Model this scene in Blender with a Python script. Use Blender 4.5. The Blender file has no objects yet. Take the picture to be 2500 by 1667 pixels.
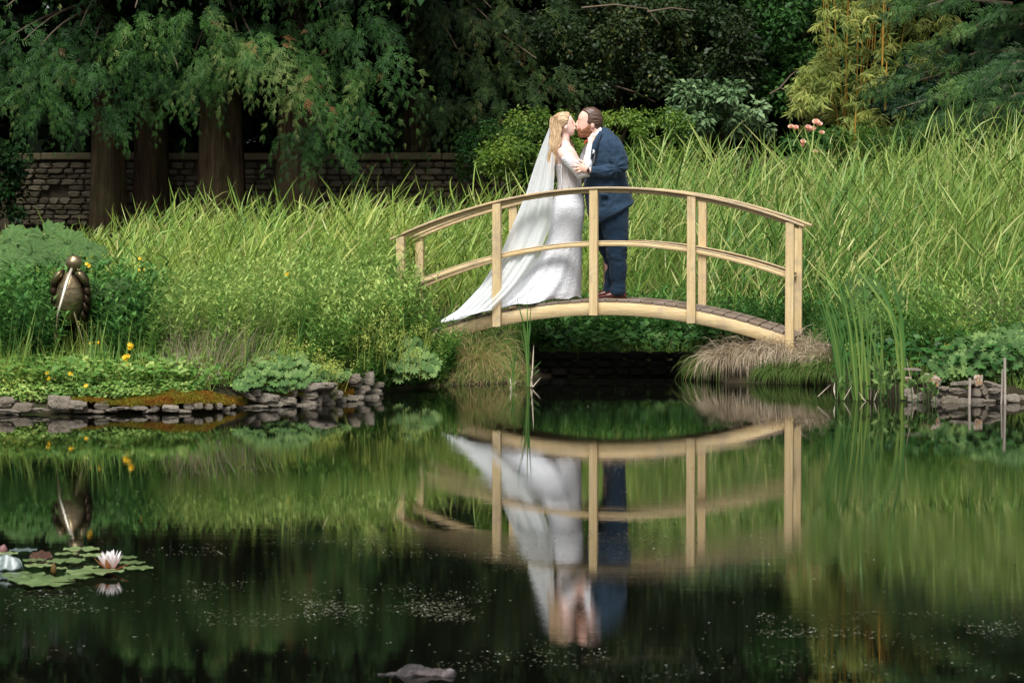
import bpy, bmesh, math, random
import numpy as np
from mathutils import Vector, Matrix, noise
rng = np.random.default_rng(7)
random.seed(7)
SC = bpy.context.scene
COL = SC.collection
# ------------------------------------------------------------------ camera
FPX, HC, YH = 7000.0, 1.64, 498.0
PITCH = math.atan((833.5 - YH) / FPX)
cam_d = bpy.data.cameras.new('camera'); cam = bpy.data.objects.new('camera', cam_d); COL.objects.link(cam)
cam.location = (0, 0, HC); cam.rotation_euler = (math.pi / 2 - PITCH, 0, 0)
cam_d.sensor_width = 36; cam_d.lens = FPX / 2500 * 36; cam_d.clip_end = 900; cam_d.clip_start = 0.5
cam_d.dof.use_dof = True; cam_d.dof.focus_distance = 27; cam_d.dof.aperture_fstop = 11
SC.camera = cam
# ------------------------------------------------------------------ sky, sun, exposure
SUN_EL, SUN_AZ = math.radians(60), math.radians(190)     # azimuth measured from +Y towards +X (behind the camera, to the right)
w = bpy.data.worlds.new('World'); SC.world = w; w.use_nodes = True
nt = w.node_tree; nt.nodes.clear()
sky = nt.nodes.new('ShaderNodeTexSky'); sky.sky_type = 'NISHITA'; sky.sun_disc = False
sky.sun_elevation = SUN_EL; sky.sun_rotation = SUN_AZ; sky.air_density = 1.0; sky.dust_density = 4.0; sky.ozone_density = 1.0
bg = nt.nodes.new('ShaderNodeBackground'); bg.inputs['Strength'].default_value = 0.085
hs = nt.nodes.new('ShaderNodeHueSaturation'); hs.inputs['Saturation'].default_value = 0.45     # thin bright cloud whitens the blue
wo = nt.nodes.new('ShaderNodeOutputWorld')
nt.links.new(sky.outputs[0], hs.inputs['Color']); nt.links.new(hs.outputs[0], bg.inputs[0]); nt.links.new(bg.outputs[0], wo.inputs[0])
sl = bpy.data.lights.new('sun', 'SUN'); so = bpy.data.objects.new('sun', sl); COL.objects.link(so)
sl.energy = 2.9; sl.angle = math.radians(26); sl.color = (1.0, 0.995, 0.97)
sd = Vector((math.sin(SUN_AZ) * math.cos(SUN_EL), math.cos(SUN_AZ) * math.cos(SUN_EL), math.sin(SUN_EL)))
so.rotation_euler = (-sd).to_track_quat('-Z', 'Y').to_euler()
SC.view_settings.view_transform = 'Standard'; SC.view_settings.look = 'None'
SC.view_settings.exposure = 0.78; SC.view_settings.gamma = 1; SC.view_settings.use_curve_mapping = False
SC.cycles.max_bounces = 6; SC.cycles.transparent_max_bounces = 12; SC.cycles.transmission_bounces = 4
SC.cycles.diffuse_bounces = 3; SC.cycles.glossy_bounces = 3

# ------------------------------------------------------------------ helpers
cp, sp = math.cos(PITCH), math.sin(PITCH)
def P(X, Y, d):
    """world point at depth y=d seen at photo pixel X, Y (2500 wide)"""
    a = (X - 1250) / FPX; b = (833.5 - Y) / FPX
    fy = cp + b * sp; fz = -sp + b * cp
    s = d / fy
    return Vector((a * s, d, HC + fz * s))
def depth_at(Y, z=0.0):
    b = (833.5 - Y) / FPX
    return (z - HC) * (cp + b * sp) / (-sp + b * cp)
def W(X, Y, z=0.0): return P(X, Y, depth_at(Y, z))
def Xpx(x, y): return 1250 + x / y * FPX

def srgb(h):
    c = [int(h[i:i + 2], 16) / 255 for i in (0, 2, 4)]
    return tuple(x / 12.92 if x < .04045 else ((x + .055) / 1.055) ** 2.4 for x in c)
class Mat:
    def __init__(s, name):
        s.m = bpy.data.materials.new(name); s.m.use_nodes = True; s.t = s.m.node_tree; s.t.nodes.clear()
        s.out = s.n('ShaderNodeOutputMaterial')
    def n(s, t, **k):
        o = s.t.nodes.new(t)
        for a, b in k.items(): setattr(o, a, b)
        return o
    def l(s, a, b): s.t.links.new(a, b)
    def ramp(s, fac, stops):
        r = s.n('ShaderNodeValToRGB'); e = r.color_ramp.elements
        while len(e) < len(stops): e.new(0.5)
        for q, (p, c) in zip(e, stops): q.position = p; q.color = (*c, 1)
        s.l(fac, r.inputs[0]); return r.outputs[0]
    def noise(s, scale, detail=4, rough=.6, stretch=None, coord='Object', dist=0):
        o = s.n('ShaderNodeNewGeometry').outputs['Position'] if coord == 'World' else s.n('ShaderNodeTexCoord').outputs[coord]
        if stretch:
            mp = s.n('ShaderNodeMapping'); mp.inputs['Scale'].default_value = stretch; s.l(o, mp.inputs[0]); o = mp.outputs[0]
        x = s.n('ShaderNodeTexNoise'); x.inputs['Scale'].default_value = scale; x.inputs['Detail'].default_value = detail
        x.inputs['Roughness'].default_value = rough; x.inputs['Distortion'].default_value = dist
        s.l(o, x.inputs['Vector']); return x.outputs['Fac']
    def bump(s, h, strength=.5, dist=.01):
        b = s.n('ShaderNodeBump'); b.inputs['Strength'].default_value = strength; b.inputs['Distance'].default_value = dist
        s.l(h, b.inputs['Height']); return b.outputs[0]
    def mix(s, f, a, b, mode='MIX'):
        m = s.n('ShaderNodeMix', data_type='RGBA', blend_type=mode)
        for sk, v in ((m.inputs[0], f), (m.inputs[6], a), (m.inputs[7], b)):
            if hasattr(v, 'links'): s.l(v, sk)
            elif isinstance(v, (int, float)): sk.default_value = v
            else: sk.default_value = (*v, 1)
        return m.outputs[2]
    def pr(s, col, rough=.6, spec=.4, metal=0, bump=None, sheen=0, sss=0):
        p = s.n('ShaderNodeBsdfPrincipled')
        for k, v in (('Base Color', col), ('Roughness', rough)):
            if hasattr(v, 'links'): s.l(v, p.inputs[k])
            elif isinstance(v, (int, float)): p.inputs[k].default_value = v
            else: p.inputs[k].default_value = (*v, 1)
        p.inputs['Specular IOR Level'].default_value = spec; p.inputs['Metallic'].default_value = metal
        p.inputs['Sheen Weight'].default_value = sheen
        if sss:
            p.inputs['Subsurface Weight'].default_value = sss; p.inputs['Subsurface Radius'].default_value = (.012, .004, .002); p.inputs['Subsurface Scale'].default_value = 1
        if bump: s.l(bump, p.inputs['Normal'])
        return p
    def done(s, sh): s.l(sh, s.out.inputs[0]); return s.m
    def attr(s, name): return s.n('ShaderNodeAttribute', attribute_name=name).outputs['Fac']

def leaf_mat(name, stops, trans=.35, rough=.5, spec=.35, patch=None, pscale=.8, warm=True, bump=0, each=0):
    """leaf colour from the per-leaf value v, plus a soft patchiness over the plant"""
    if warm:      # real leaves hold little blue
        def wm(q):
            m_ = .3 * q[0] + .6 * q[1] + .1 * q[2]; q = [a_ * .94 + m_ * .06 for a_ in q]; return (q[0] * .95, q[1] * .93, q[2] * .74)
        stops = [(a, wm(q)) for a, q in stops]; patch = wm(patch) if patch else None
        spec *= .6
    s = Mat(name); c = s.ramp(s.attr('v'), stops)
    if patch:
        g = s.n('ShaderNodeNewGeometry'); nz = s.n('ShaderNodeTexNoise'); nz.inputs['Scale'].default_value = pscale
        s.l(g.outputs['Position'], nz.inputs['Vector'])
        f = s.ramp(nz.outputs['Fac'], [(.38, (0, 0, 0)), (.62, (1, 1, 1))])
        c = s.mix(f, c, s.mix(.6, c, patch))
    if each:      # leaves differ from one another
        oi = s.n('ShaderNodeObjectInfo').outputs['Random']; c = s.mix(s.ramp(oi, [(0, (each,) * 3), (1, (0,) * 3)]), c, s.mix(.75, c, (0.01, .03, .012)))
    p = s.pr(c, rough, spec, bump=s.bump(s.noise(bump, 6, .7), 1, .05) if bump else None)
    t = s.n('ShaderNodeBsdfTranslucent'); s.l(c, t.inputs[0])
    m = s.n('ShaderNodeMixShader'); m.inputs[0].default_value = trans
    s.l(p.outputs[0], m.inputs[1]); s.l(t.outputs[0], m.inputs[2])
    return s.done(m.outputs[0])

def link(o, parent=None):
    COL.objects.link(o)
    if parent is not None: o.parent = parent
    return o
def tag(o, label=None, cat=None, group=None, kind=None):
    if label: o['label'] = label
    if cat: o['category'] = cat
    if group: o['group'] = group
    if kind: o['kind'] = kind
    return o
def thing(name, label, cat, loc=(0, 0, 0), group=None):
    o = bpy.data.objects.new(name, None); o.location = loc; o.empty_display_size = .1; link(o)
    return tag(o, label, cat, group)

class Buf:
    """collects vertices and faces with a per-vertex value v"""
    def __init__(s): s.V = []; s.Q = []; s.T = []; s.v = []; s.n = 0
    def add(s, V, F, v=0.5):
        V = np.asarray(V, float).reshape(-1, 3); F = np.asarray(F, int)
        s.V.append(V)
        s.v.append(np.full(len(V), v, float) if np.isscalar(v) else np.asarray(v, float).reshape(-1))
        (s.Q if F.shape[1] == 4 else s.T).append(F + s.n); s.n += len(V)
    def mesh(s, name, smooth=False, origin=None):
        V = np.concatenate(s.V); v = np.concatenate(s.v)
        if origin is not None: V = V - np.asarray(origin)
        Q = np.concatenate(s.Q) if s.Q else np.zeros((0, 4), int); T = np.concatenate(s.T) if s.T else np.zeros((0, 3), int)
        me = bpy.data.meshes.new(name); me.vertices.add(len(V)); me.vertices.foreach_set('co', V.ravel().astype(np.float32))
        nl = Q.size + T.size; me.loops.add(nl); me.loops.foreach_set('vertex_index', np.concatenate([Q.ravel(), T.ravel()]).astype(np.int32))
        me.polygons.add(len(Q) + len(T))
        ls = np.concatenate([np.arange(len(Q)) * 4, Q.size + np.arange(len(T)) * 3]).astype(np.int32)
        me.polygons.foreach_set('loop_start', ls)
        a = me.attributes.new('v', 'FLOAT', 'POINT'); a.data.foreach_set('value', v.astype(np.float32))
        me.update(calc_edges=True); me.validate()
        if smooth: me.shade_smooth()
        return me
    def obj(s, name, mat, parent=None, smooth=False, origin=None):
        me = s.mesh(name, smooth, origin); me.materials.append(mat)
        o = bpy.data.objects.new(name, me)
        if origin is not None: o.location = origin
        return link(o, parent)
def unit(a): return a / np.maximum(np.linalg.norm(a, axis=-1, keepdims=True), 1e-9)
def frames(d, up=None):
    """rotation matrices with local Y along d and local Z near up"""
    d = unit(np.asarray(d, float))
    up = np.broadcast_to(np.array([0, 0, 1.0]) if up is None else np.asarray(up, float), d.shape)
    x = np.cross(d, up); bad = np.linalg.norm(x, axis=1) < 1e-4
    x[bad] = [1, 0, 0]; x = unit(x); z = np.cross(x, d)
    return np.stack([x, d, z], axis=2)
def inst(buf, tv, tf, M, Pp, scale, v, tval=None):
    """place template (tv, tf) with matrices M, positions Pp, scales, per-copy values v"""
    k, n = len(Pp), len(tv)
    sc = np.asarray(scale, float)
    if sc.ndim == 0: sc = np.full(k, float(sc))
    V = np.einsum('kij,nj->kni', M * sc[:, None, None], tv) + np.asarray(Pp)[:, None, :]
    F = (tf[None, :, :] + (np.arange(k) * n)[:, None, None]).reshape(-1, tf.shape[1])
    vv = np.repeat(np.asarray(v, float), n)
    if tval is not None: vv = vv + np.tile(tval, k)
    buf.add(V.reshape(-1, 3), F, np.clip(vv, 0, 1))
def blades(buf, B, D, L, Wd, bend, seg=4, v=None, bdir=None, face=None):
    """N tapered blades: base B, initial direction D, length L, width Wd, bending towards bdir (default down)"""
    N = len(B); D = unit(D); L = np.broadcast_to(L, (N,)).astype(float); Wd = np.broadcast_to(Wd, (N,)).astype(float); bend = np.broadcast_to(bend, (N,)).astype(float)
    if bdir is None: bdir = np.tile([0, 0, -1.0], (N, 1))
    if face is None: face = unit(np.stack([rng.normal(0, .6, N), -np.ones(N), rng.normal(0, .3, N)], 1))
    rows = []; p = B.copy(); d = D.copy()
    prof = {3: [.8, 1, .7, 0.03], 4: [.75, 1, .9, .55, .02], 5: [.7, 1, 1, .8, .5, .02], 6: [.7, 1, 1, .95, .75, .45, .02]}[seg]
    for i in range(seg + 1):
        s = unit(np.cross(d, face)); h = s * (Wd * prof[i] * .5)[:, None]
        rows.append(np.stack([p - h, p + h], 1))
        d = unit(d + bdir * (bend * (0.25 + i) / seg)[:, None]); p = p + d * (L / seg)[:, None]
    V = np.stack(rows, 1).reshape(N, -1, 3)
    f = np.array([[2 * i, 2 * i + 1, 2 * i + 3, 2 * i + 2] for i in range(seg)])
    F = (f[None] + (np.arange(N) * (2 * seg + 2))[:, None, None]).reshape(-1, 4)
    if v is None: v = rng.random(N)
    buf.add(V.reshape(-1, 3), F, np.repeat(v, 2 * seg + 2))
def tube(buf, pts, rad, n=8, v=.5, cap=True):
    pts = np.asarray(pts, float); k = len(pts); rad = np.broadcast_to(rad, (k,))
    t = np.gradient(pts, axis=0); t = unit(t)
    ref = np.array([0, 0, 1.0]) if abs(t[0][2]) < .9 else np.array([1.0, 0, 0])
    a = unit(np.cross(t, ref)); b = np.cross(t, a)
    th = np.arange(n) / n * 2 * np.pi
    V = pts[:, None] + (a[:, None] * np.cos(th)[None, :, None] + b[:, None] * np.sin(th)[None, :, None]) * rad[:, None, None]
    F = [[i * n + j, i * n + (j + 1) % n, (i + 1) * n + (j + 1) % n, (i + 1) * n + j] for i in range(k - 1) for j in range(n)]
    V = V.reshape(-1, 3)
    buf.add(V, np.array(F), v)
    if cap:
        for r in (0, k - 1):
            c = np.concatenate([V[r * n:(r + 1) * n], [pts[r]]])
            buf.add(c, np.array([[j, (j + 1) % n, n] for j in range(n)]), v)
def box_mesh(name, sx, sy, sz, bev=.004):
    bm = bmesh.new(); bmesh.ops.create_cube(bm, size=1)
    for q in bm.verts: q.co = Vector((q.co.x * sx, q.co.y * sy, q.co.z * sz))
    if bev: bmesh.ops.bevel(bm, geom=bm.edges[:], offset=bev, segments=1, affect='EDGES')
    me = bpy.data.meshes.new(name); bm.to_mesh(me); bm.free(); return me
def remesh(parts, name, vox, mat, parent=None, smooth_it=2, disp=None, v=.5):
    """union of overlapping closed shapes (a Buf) as ONE continuous skin"""
    me0 = parts.mesh(name + '_src'); o = bpy.data.objects.new('tmp', me0); COL.objects.link(o)
    m = o.modifiers.new('r', 'REMESH'); m.mode = 'VOXEL'; m.voxel_size = vox; m.use_smooth_shade = True
    if smooth_it:
        q = o.modifiers.new('s', 'SMOOTH'); q.factor = .5; q.iterations = smooth_it
    dg = bpy.context.evaluated_depsgraph_get(); dg.update()
    me = bpy.data.meshes.new_from_object(o.evaluated_get(dg)); me.name = name
    bpy.data.objects.remove(o); bpy.data.meshes.remove(me0)
    if disp is not None:
        n = len(me.vertices); co = np.empty(n * 3, np.float32); no = np.empty(n * 3, np.float32)
        me.vertices.foreach_get('co', co); me.vertices.foreach_get('normal', no)
        co = co.reshape(-1, 3); no = no.reshape(-1, 3)
        co = disp(co, no); me.vertices.foreach_set('co', co.astype(np.float32).ravel()); me.update()
    me.shade_smooth(); me.materials.clear(); me.materials.append(mat)
    return link(bpy.data.objects.new(name, me), parent)
def loft(buf, secs, n=20, Y=np.array([0, 1.0, 0]), cap=True, tilts=None):
    """closed body through sections (centre, half width in the picture plane, half depth)"""
    C = np.array([list(s[0]) for s in secs], float); k = len(C)
    t = unit(np.gradient(C, axis=0))
    th = np.arange(n) / n * 2 * np.pi; V = []
    for i in range(k):
        a = np.cross(Y, t[i]); a = a / np.linalg.norm(a); b = np.cross(t[i], a)
        r = C[i] + np.outer(np.cos(th) * secs[i][1], a) + np.outer(np.sin(th) * secs[i][2], b)
        if tilts: r[:, 2] += (r[:, 0] - C[i][0]) * tilts[i]
        V.append(r)
    V = np.concatenate(V)
    F = [[i * n + j, i * n + (j + 1) % n, (i + 1) * n + (j + 1) % n, (i + 1) * n + j] for i in range(k - 1) for j in range(n)]
    T = [] 
    if cap:
        V = np.concatenate([V, [C[0] - t[0] * secs[0][1] * .35, C[-1] + t[-1] * secs[-1][1] * .35]])
        m = k * n
        T = [[m, (j + 1) % n, j] for j in range(n)] + [[m + 1, (k - 1) * n + j, (k - 1) * n + (j + 1) % n] for j in range(n)]
    nb = buf.n; buf.add(V, np.array(F))
    if T: buf.T.append(np.array(T) + nb)
def ell(buf, c, r, rot=0.0, n=16):
    """ellipsoid, rotated by rot (radians) in the picture plane"""
    th = np.linspace(0, np.pi, n // 2 + 1)[1:-1]; ph = np.arange(n) / n * 2 * np.pi
    V = [[0, 0, 1]] + [[math.sin(a) * math.cos(b), math.sin(a) * math.sin(b), math.cos(a)] for a in th for b in ph] + [[0, 0, -1]]
    V = np.array(V) * np.array(r); cs, sn = math.cos(rot), math.sin(rot)
    V = V @ np.array([[cs, 0, sn], [0, 1, 0], [-sn, 0, cs]]) + np.array(list(c))
    m = len(th); F = [[1 + i * n + j, 1 + (i + 1) * n + j, 1 + (i + 1) * n + (j + 1) % n, 1 + i * n + (j + 1) % n] for i in range(m - 1) for j in range(n)]
    T = [[0, 1 + j, 1 + (j + 1) % n] for j in range(n)] + [[len(V) - 1, 1 + (m - 1) * n + (j + 1) % n, 1 + (m - 1) * n + j] for j in range(n)]
    nb = buf.n; buf.add(V, np.array(F)); buf.T.append(np.array(T) + nb)
def stone_mesh(name, seed, sub=2, rough=.22, box=.55):
    bm = bmesh.new(); bmesh.ops.create_icosphere(bm, subdivisions=sub, radius=1)
    o = Vector((seed * 7.3, seed * 3.1, seed))
    for q in bm.verts:
        c = q.co.copy(); m = max(abs(c.x), abs(c.y), abs(c.z))
        c = c.lerp(c / m * .85, box)
        c *= 1 + rough * noise.noise(c * 1.3 + o) + rough * .45 * noise.noise(c * 3.7 + o)
        q.co = c
    me = bpy.data.meshes.new(name); bm.to_mesh(me); bm.free(); return me
def place(name, me, loc, scale=(1, 1, 1), rot=(0, 0, 0), parent=None):
    o = bpy.data.objects.new(name, me); o.location = loc; o.scale = scale; o.rotation_euler = rot
    return link(o, parent)

# ------------------------------------------------------------------ terrain
SHX = np.array([-60, -12, -4.1, -3.3, -2.45, -2.14, -1.83, -1.51, -1.27, -1.09, -.92, -.75, -.1, 0.15, 0.3, 1.75, 1.9, 2.85, 2.95, 3.6, 4.3, 12, 60.])
SHY = np.array([22, 22, 22.4, 22.4, 22.55, 23.1, 23.35, 23.6, 24.15, 24.8, 25.4, 25.8, 26.2, 26.4, 27.25, 27.25, 26.3, 26.1, 24.6, 23.75, 23.6, 23.3, 23.])
def shore(x): return np.interp(x, SHX, SHY)
def ground(x, y):
    x = np.asarray(x, float); y = np.asarray(y, float); d = y - shore(x)
    land = np.where(d < .25, d * .4, np.where(d < 1.5, .10 + (d - .25) * .15, .2875 + (d - 1.5) * .05))
    land = np.minimum(land, .9)
    land = land + .05 * np.exp(-((x + 2.0) / 2.5) ** 2) * np.clip(d, 0, 1)
    # right bank rises a little higher
    land = land + np.clip((x - 3.2) / 3, 0, 1) * np.clip(d - 1, 0, 4) * .03
    # abutments that carry the bridge ends
    land = land + .30 * np.exp(-((x + 1.25) / .38) ** 2 - ((y - 27.3) / .8) ** 2) + .16 * np.exp(-((x - 2.75) / .35) ** 2 - ((y - 26.7) / .75) ** 2)
    wet = np.maximum(d * .9, -.7)
    g = np.where(d < 0, wet, land)
    near = 3.6 - y
    return np.where(y < 6, np.clip(near * .4, -.7, .12), g)
# ------------------------------------------------------------------ ground and water
def grad_axis(a, b, step, far, n=14):
    core = np.arange(a, b + step, step); g = far ** (np.arange(1, n + 1) / n)
    return np.concatenate([(a - g)[::-1], core, b + g])
gx = grad_axis(-7, 7, .14, 300); gy = grad_axis(2.5, 46, .16, 300)
XX, YY = np.meshgrid(gx, gy); ZZ = ground(XX, YY)
nz = np.array([noise.noise(Vector((x * 1.7, y * 1.7, 0))) for x, y in zip(XX.ravel(), YY.ravel())]).reshape(XX.shape)
ZZ = ZZ + np.where(ZZ > .05, nz * .035, 0)
b = Buf(); nx, ny = len(gx), len(gy)
idx = np.arange(nx * ny).reshape(ny, nx)
b.add(np.stack([XX, YY, ZZ], -1), np.stack([idx[:-1, :-1], idx[:-1, 1:], idx[1:, 1:], idx[1:, :-1]], -1).reshape(-1, 4))
s = Mat('soil'); f = s.noise(3, 8, .7, coord='Object')
c = s.ramp(f, [(.3, (.012, .010, .006)), (.55, (.035, .028, .016)), (.75, (.03, .045, .012))])
M_SOIL = s.done(s.pr(c, .95, .1, bump=s.bump(s.noise(40, 6), .8, .03)).outputs[0])
tag(b.obj('ground', M_SOIL, smooth=True), kind='structure')

s = Mat('pond_water')
tc = s.n('ShaderNodeTexCoord')
def wav(scale, st, det=3, rough=.55):
    return s.noise(scale, det, rough, stretch=st)
h1 = wav(2.2, (1, 3.2, 1), 3); h2 = wav(20, (1, 2.4, 1), 4)
# patches of rippled and of still water
pm = s.ramp(s.noise(.35, 3, .5, stretch=(.5, 1.6, 1)), [(.42, (.18,) * 3), (.62, (1,) * 3)])
mm = s.n('ShaderNodeMath', operation='MULTIPLY'); s.l(h2, mm.inputs[0]); s.l(pm, mm.inputs[1])
ma = s.n('ShaderNodeMath', operation='MULTIPLY_ADD'); s.l(h1, ma.inputs[0]); ma.inputs[1].default_value = .8; s.l(mm.outputs[0], ma.inputs[2])
p = s.pr((.0025, .003, .0018), 0.0, .30, bump=s.bump(ma.outputs[0], .05, .0037)); p.inputs['IOR'].default_value = 1.33
M_WATER = s.done(p.outputs[0])
b = Buf(); b.add([[-60, 2.5, 0], [60, 2.5, 0], [60, 30, 0], [-60, 30, 0]], [[0, 1, 2, 3]])
tag(b.obj('pond_water', M_WATER), kind='structure')

# ------------------------------------------------------------------ bridge
ANG = math.radians(11); UX = Vector((math.cos(ANG), -math.sin(ANG), 0)); WX = Vector((math.sin(ANG), math.cos(ANG), 0))
BO = Vector(((1450 - 1250) / FPX * 26.7, 26.7, 0)); BW = .80
def bz_deck(u): return .751 - u * u / (2 * 4.7) + .025 * u
def bz_rail(u): return 1.797 - u * u / (2 * 4.56) + .035 * u
def bz_mid(u): return 1.297 - u * u / (2 * 4.56) + .035 * u
def BP(u, w, z): return Vector((u * UX.x + w * WX.x, u * UX.y + w * WX.y, z))
def deck_z(x, y):
    u = (x - BO.x) * UX.x + (y - BO.y) * UX.y
    return bz_deck(np.clip(u, -1.95, 1.95))
def pine(name, sg):
    s = Mat(name); g = s.noise(14, 6, .7, stretch=sg, coord='World', dist=.3); st = s.noise(2.6, 6, .75, coord='World'); st2 = s.noise(9, 6, .75, coord='World'); kn = s.noise(16, 2, .5, coord='World')
    c = s.ramp(g, [(.25, srgb('b0956c')), (.45, srgb('c9af80')), (.62, srgb('d6bf92')), (.8, srgb('e0cca2'))])
    c = s.mix(s.ramp(st, [(.50, (0, 0, 0)), (.68, (.65,) * 3)]), c, srgb('948678'))
    c = s.mix(s.ramp(st2, [(.62, (0, 0, 0)), (.70, (.7,) * 3)]), c, srgb('85735f'))
    c = s.mix(s.ramp(kn, [(.76, (0, 0, 0)), (.80, (.8,) * 3)]), c, srgb('4c3826'))
    return s.done(s.pr(c, .65, .25, bump=s.bump(g, .6, .004)).outputs[0])
M_PINE = pine('painted_pine', (.25, 1, 3.5)); M_POST = pine('painted_pine_post', (3.5, 3.5, .25))
s = Mat('weathered_rail'); g = s.noise(18, 6, .7, stretch=(.15, 1.5, 4)); st = s.noise(4, 6, .7)
c = s.ramp(g, [(.3, srgb('8d7c68')), (.5, srgb('b09c7e')), (.75, srgb('d0bd98'))])
c = s.mix(s.ramp(st, [(.45, (0, 0, 0)), (.6, (.7,) * 3)]), c, srgb('cfb182'))
M_RAIL = s.done(s.pr(c, .75, .25, bump=s.bump(g, .7, .004)).outputs[0])
s = Mat('deck_wood'); g = s.noise(16, 6, .7, stretch=(3, .3, 1)); oi = s.n('ShaderNodeObjectInfo').outputs['Random']
c = s.mix(g, srgb('665a50'), srgb('9c8b7e')); c = s.mix(s.ramp(oi, [(0, (0,) * 3), (1, (.6,) * 3)]), c, srgb('6b5a42'))
M_DECK = s.done(s.pr(c, .85, .2, bump=s.bump(g, .8, .005)).outputs[0])
bridge = thing('arched_footbridge', 'small arched wooden footbridge with cream posts and handrails over the pond edge', 'bridge', BO)
def arc_beam(name, mat, zf, top, h, w0, w1, u0, u1, n=28, lab=None):
    b = Buf(); us = np.linspace(u0, u1, n + 1); V = []
    for u in us:
        z = zf(u)
        for (ww, dz) in ((w0, top), (w1, top), (w1, top - h), (w0, top - h)):
            du = -(-u / 4.6) * 0
            V.append(list(BP(u + du, ww, z + dz)))
    F = []
    for i in range(n):
        for j in range(4): F.append([i * 4 + j, (i + 1) * 4 + j, (i + 1) * 4 + (j + 1) % 4, i * 4 + (j + 1) % 4])
    F += [[0, 1, 2, 3], [n * 4 + 3, n * 4 + 2, n * 4 + 1, n * 4]]
    b.add(V, F); o = b.obj(name, mat, bridge)
    if lab: o['label'] = lab
    m = o.modifiers.new('b', 'BEVEL'); m.width = .003; m.segments = 1; m.limit_method = 'ANGLE'
    return o
posts_u = (-1.845, -.92, 0, .915, 1.825)
for sgn, base in ((1, 0.0), (-1, BW)):
    def w(a): return base + sgn * a
    lo = lambda a, b_: (min(w(a), w(b_)), max(w(a), w(b_)))
    arc_beam('stringer', M_PINE, bz_deck, -.026, .122, *lo(.032, .078), -1.9, 1.80 if sgn > 0 else 1.86)
    arc_beam('handrail', M_RAIL, bz_rail, 0, .022, *lo(-.05, .052), -1.94, 1.955, lab='weathered curved handrail cap')
    arc_beam('handrail_batten', M_PINE, bz_rail, -.0225, .034, *lo(-.012, .045), -1.91, 1.90)
    # mid rail: a board with a thin weathered batten lying on it
    arc_beam('mid_rail', M_PINE, bz_mid, -.0145, .038, *lo(.0325, .072), -1.86, 1.815)
    arc_beam('mid_rail_batten', M_RAIL, bz_mid, 0, .014, *lo(.0325, .085), -1.86, 1.815)
    for k, u in enumerate(posts_u):
        zt = bz_rail(u) - .024; zb = bz_deck(u) - (.150 if sgn > 0 or k in (0, 4) else .01) - (.02 if k in (0, 4) else 0)
        if k in (0, 4): zb -= .05 if k == 0 else .0
        me = box_mesh('post', .079, .072, zt - zb, .004); me.materials.append(M_POST)
        o = place('post', me, BP(u, w(-.0065), (zt + zb) / 2), rot=(0, 0, -ANG), parent=bridge)
# planks
npl = 34; us = np.linspace(-1.90, 1.88, npl + 1)
pm_ = box_mesh('deck_plank', (us[1] - us[0]) - .006, BW - .056, .0255, .003); pm_.materials.append(M_DECK)
for i in range(npl):
    u = (us[i] + us[i + 1]) / 2; sl_ = math.atan(-u / 4.7 + .025)
    o = place('deck_plank', pm_, BP(u, BW / 2, bz_deck(u) - .0125 + random.uniform(-.001, .001)), rot=(0, -sl_, -ANG), parent=bridge)
    o.rotation_euler = (Matrix.Rotation(-ANG, 3, 'Z') @ Matrix.Rotation(-sl_, 3, 'Y')).to_euler()
# the plank ends show past the stringers: the deck spans post to post

# ------------------------------------------------------------------ couple
FD = 27.12
def S(X, Y, dy=0.0): return P(X, Y, FD + dy) if dy == 0 else (lambda q: Vector((q.x, FD + dy, q.z)))(P(X, Y, FD))
k = FD / FPX          # metres per pixel
def wrinkle(amp, sc, seed, squash=(1, 1, 1), zone=None):
    def f(co, no):
        d = np.array([noise.fractal(Vector((c[0] * sc * squash[0] + seed, c[1] * sc * squash[1], c[2] * sc * squash[2])), 1.0, 2.2, 3) for c in co.tolist()])
        if zone is not None: d = d * zone(co)
        return co + no * (d * amp)[:, None]
    return f
s = Mat('skin'); c = s.mix(s.noise(30, 3), srgb('edc4b1'), srgb('e3b09d'))
M_SKIN = s.done(s.pr(c, .5, .35, sss=.15).outputs[0])
s = Mat('skin_fair'); c = s.mix(s.noise(30, 3), srgb('f3d2c3'), srgb('ecc2b0'))
M_SKIN2 = s.done(s.pr(c, .48, .35, sss=.15).outputs[0])
def hair_mat(name, a, b_, c_):
    s = Mat(name); g = s.noise(60, 5, .7, stretch=(1, 1, .25))
    c = s.ramp(g, [(.3, a), (.5, b_), (.72, c_)])
    c = s.mix(.6, c, s.ramp(s.attr('v'), [(0, a), (1, c_)]))
    return s.done(s.pr(c, .42, .5, bump=s.bump(g, .8, .004)).outputs[0])
M_HAIR_M = hair_mat('brown_hair', srgb('33221a'), srgb('4c352a'), srgb('705342'))
M_BEARD = hair_mat('ginger_beard', srgb('6e3c26'), srgb('8d5638'), srgb('ab7a58'))
M_HAIR_F = hair_mat('blond_hair', srgb('7a5a3c'), srgb('b08a60'), srgb('e2c8a0'))
def tweed(name, a, b_):
    s = Mat(name); n1 = s.noise(420, 2, .8); n2 = s.noise(60, 4, .7)
    c = s.mix(s.ramp(n1, [(.35, (0,) * 3), (.65, (1,) * 3)]), a, b_); c = s.mix(.3, c, s.ramp(n2, [(.3, a), (.7, b_)]))
    return s.done(s.pr(c, .9, .15, sheen=.1, bump=s.bump(n2, .3, .003)).outputs[0])
M_TWEED = tweed('blue_tweed', srgb('15212f'), srgb('354c62'))
M_TWEED_D = tweed('blue_tweed_trousers', srgb('121d2a'), srgb('2c4257'))
s = Mat('white_cotton'); M_SHIRT = s.done(s.pr((.78, .78, .80), .7, .2).outputs[0])
s = Mat('brown_leather'); c = s.mix(s.noise(20, 4), srgb('4a1c14'), srgb('6d3022')); M_LEATHER = s.done(s.pr(c, .28, .6).outputs[0])
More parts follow.
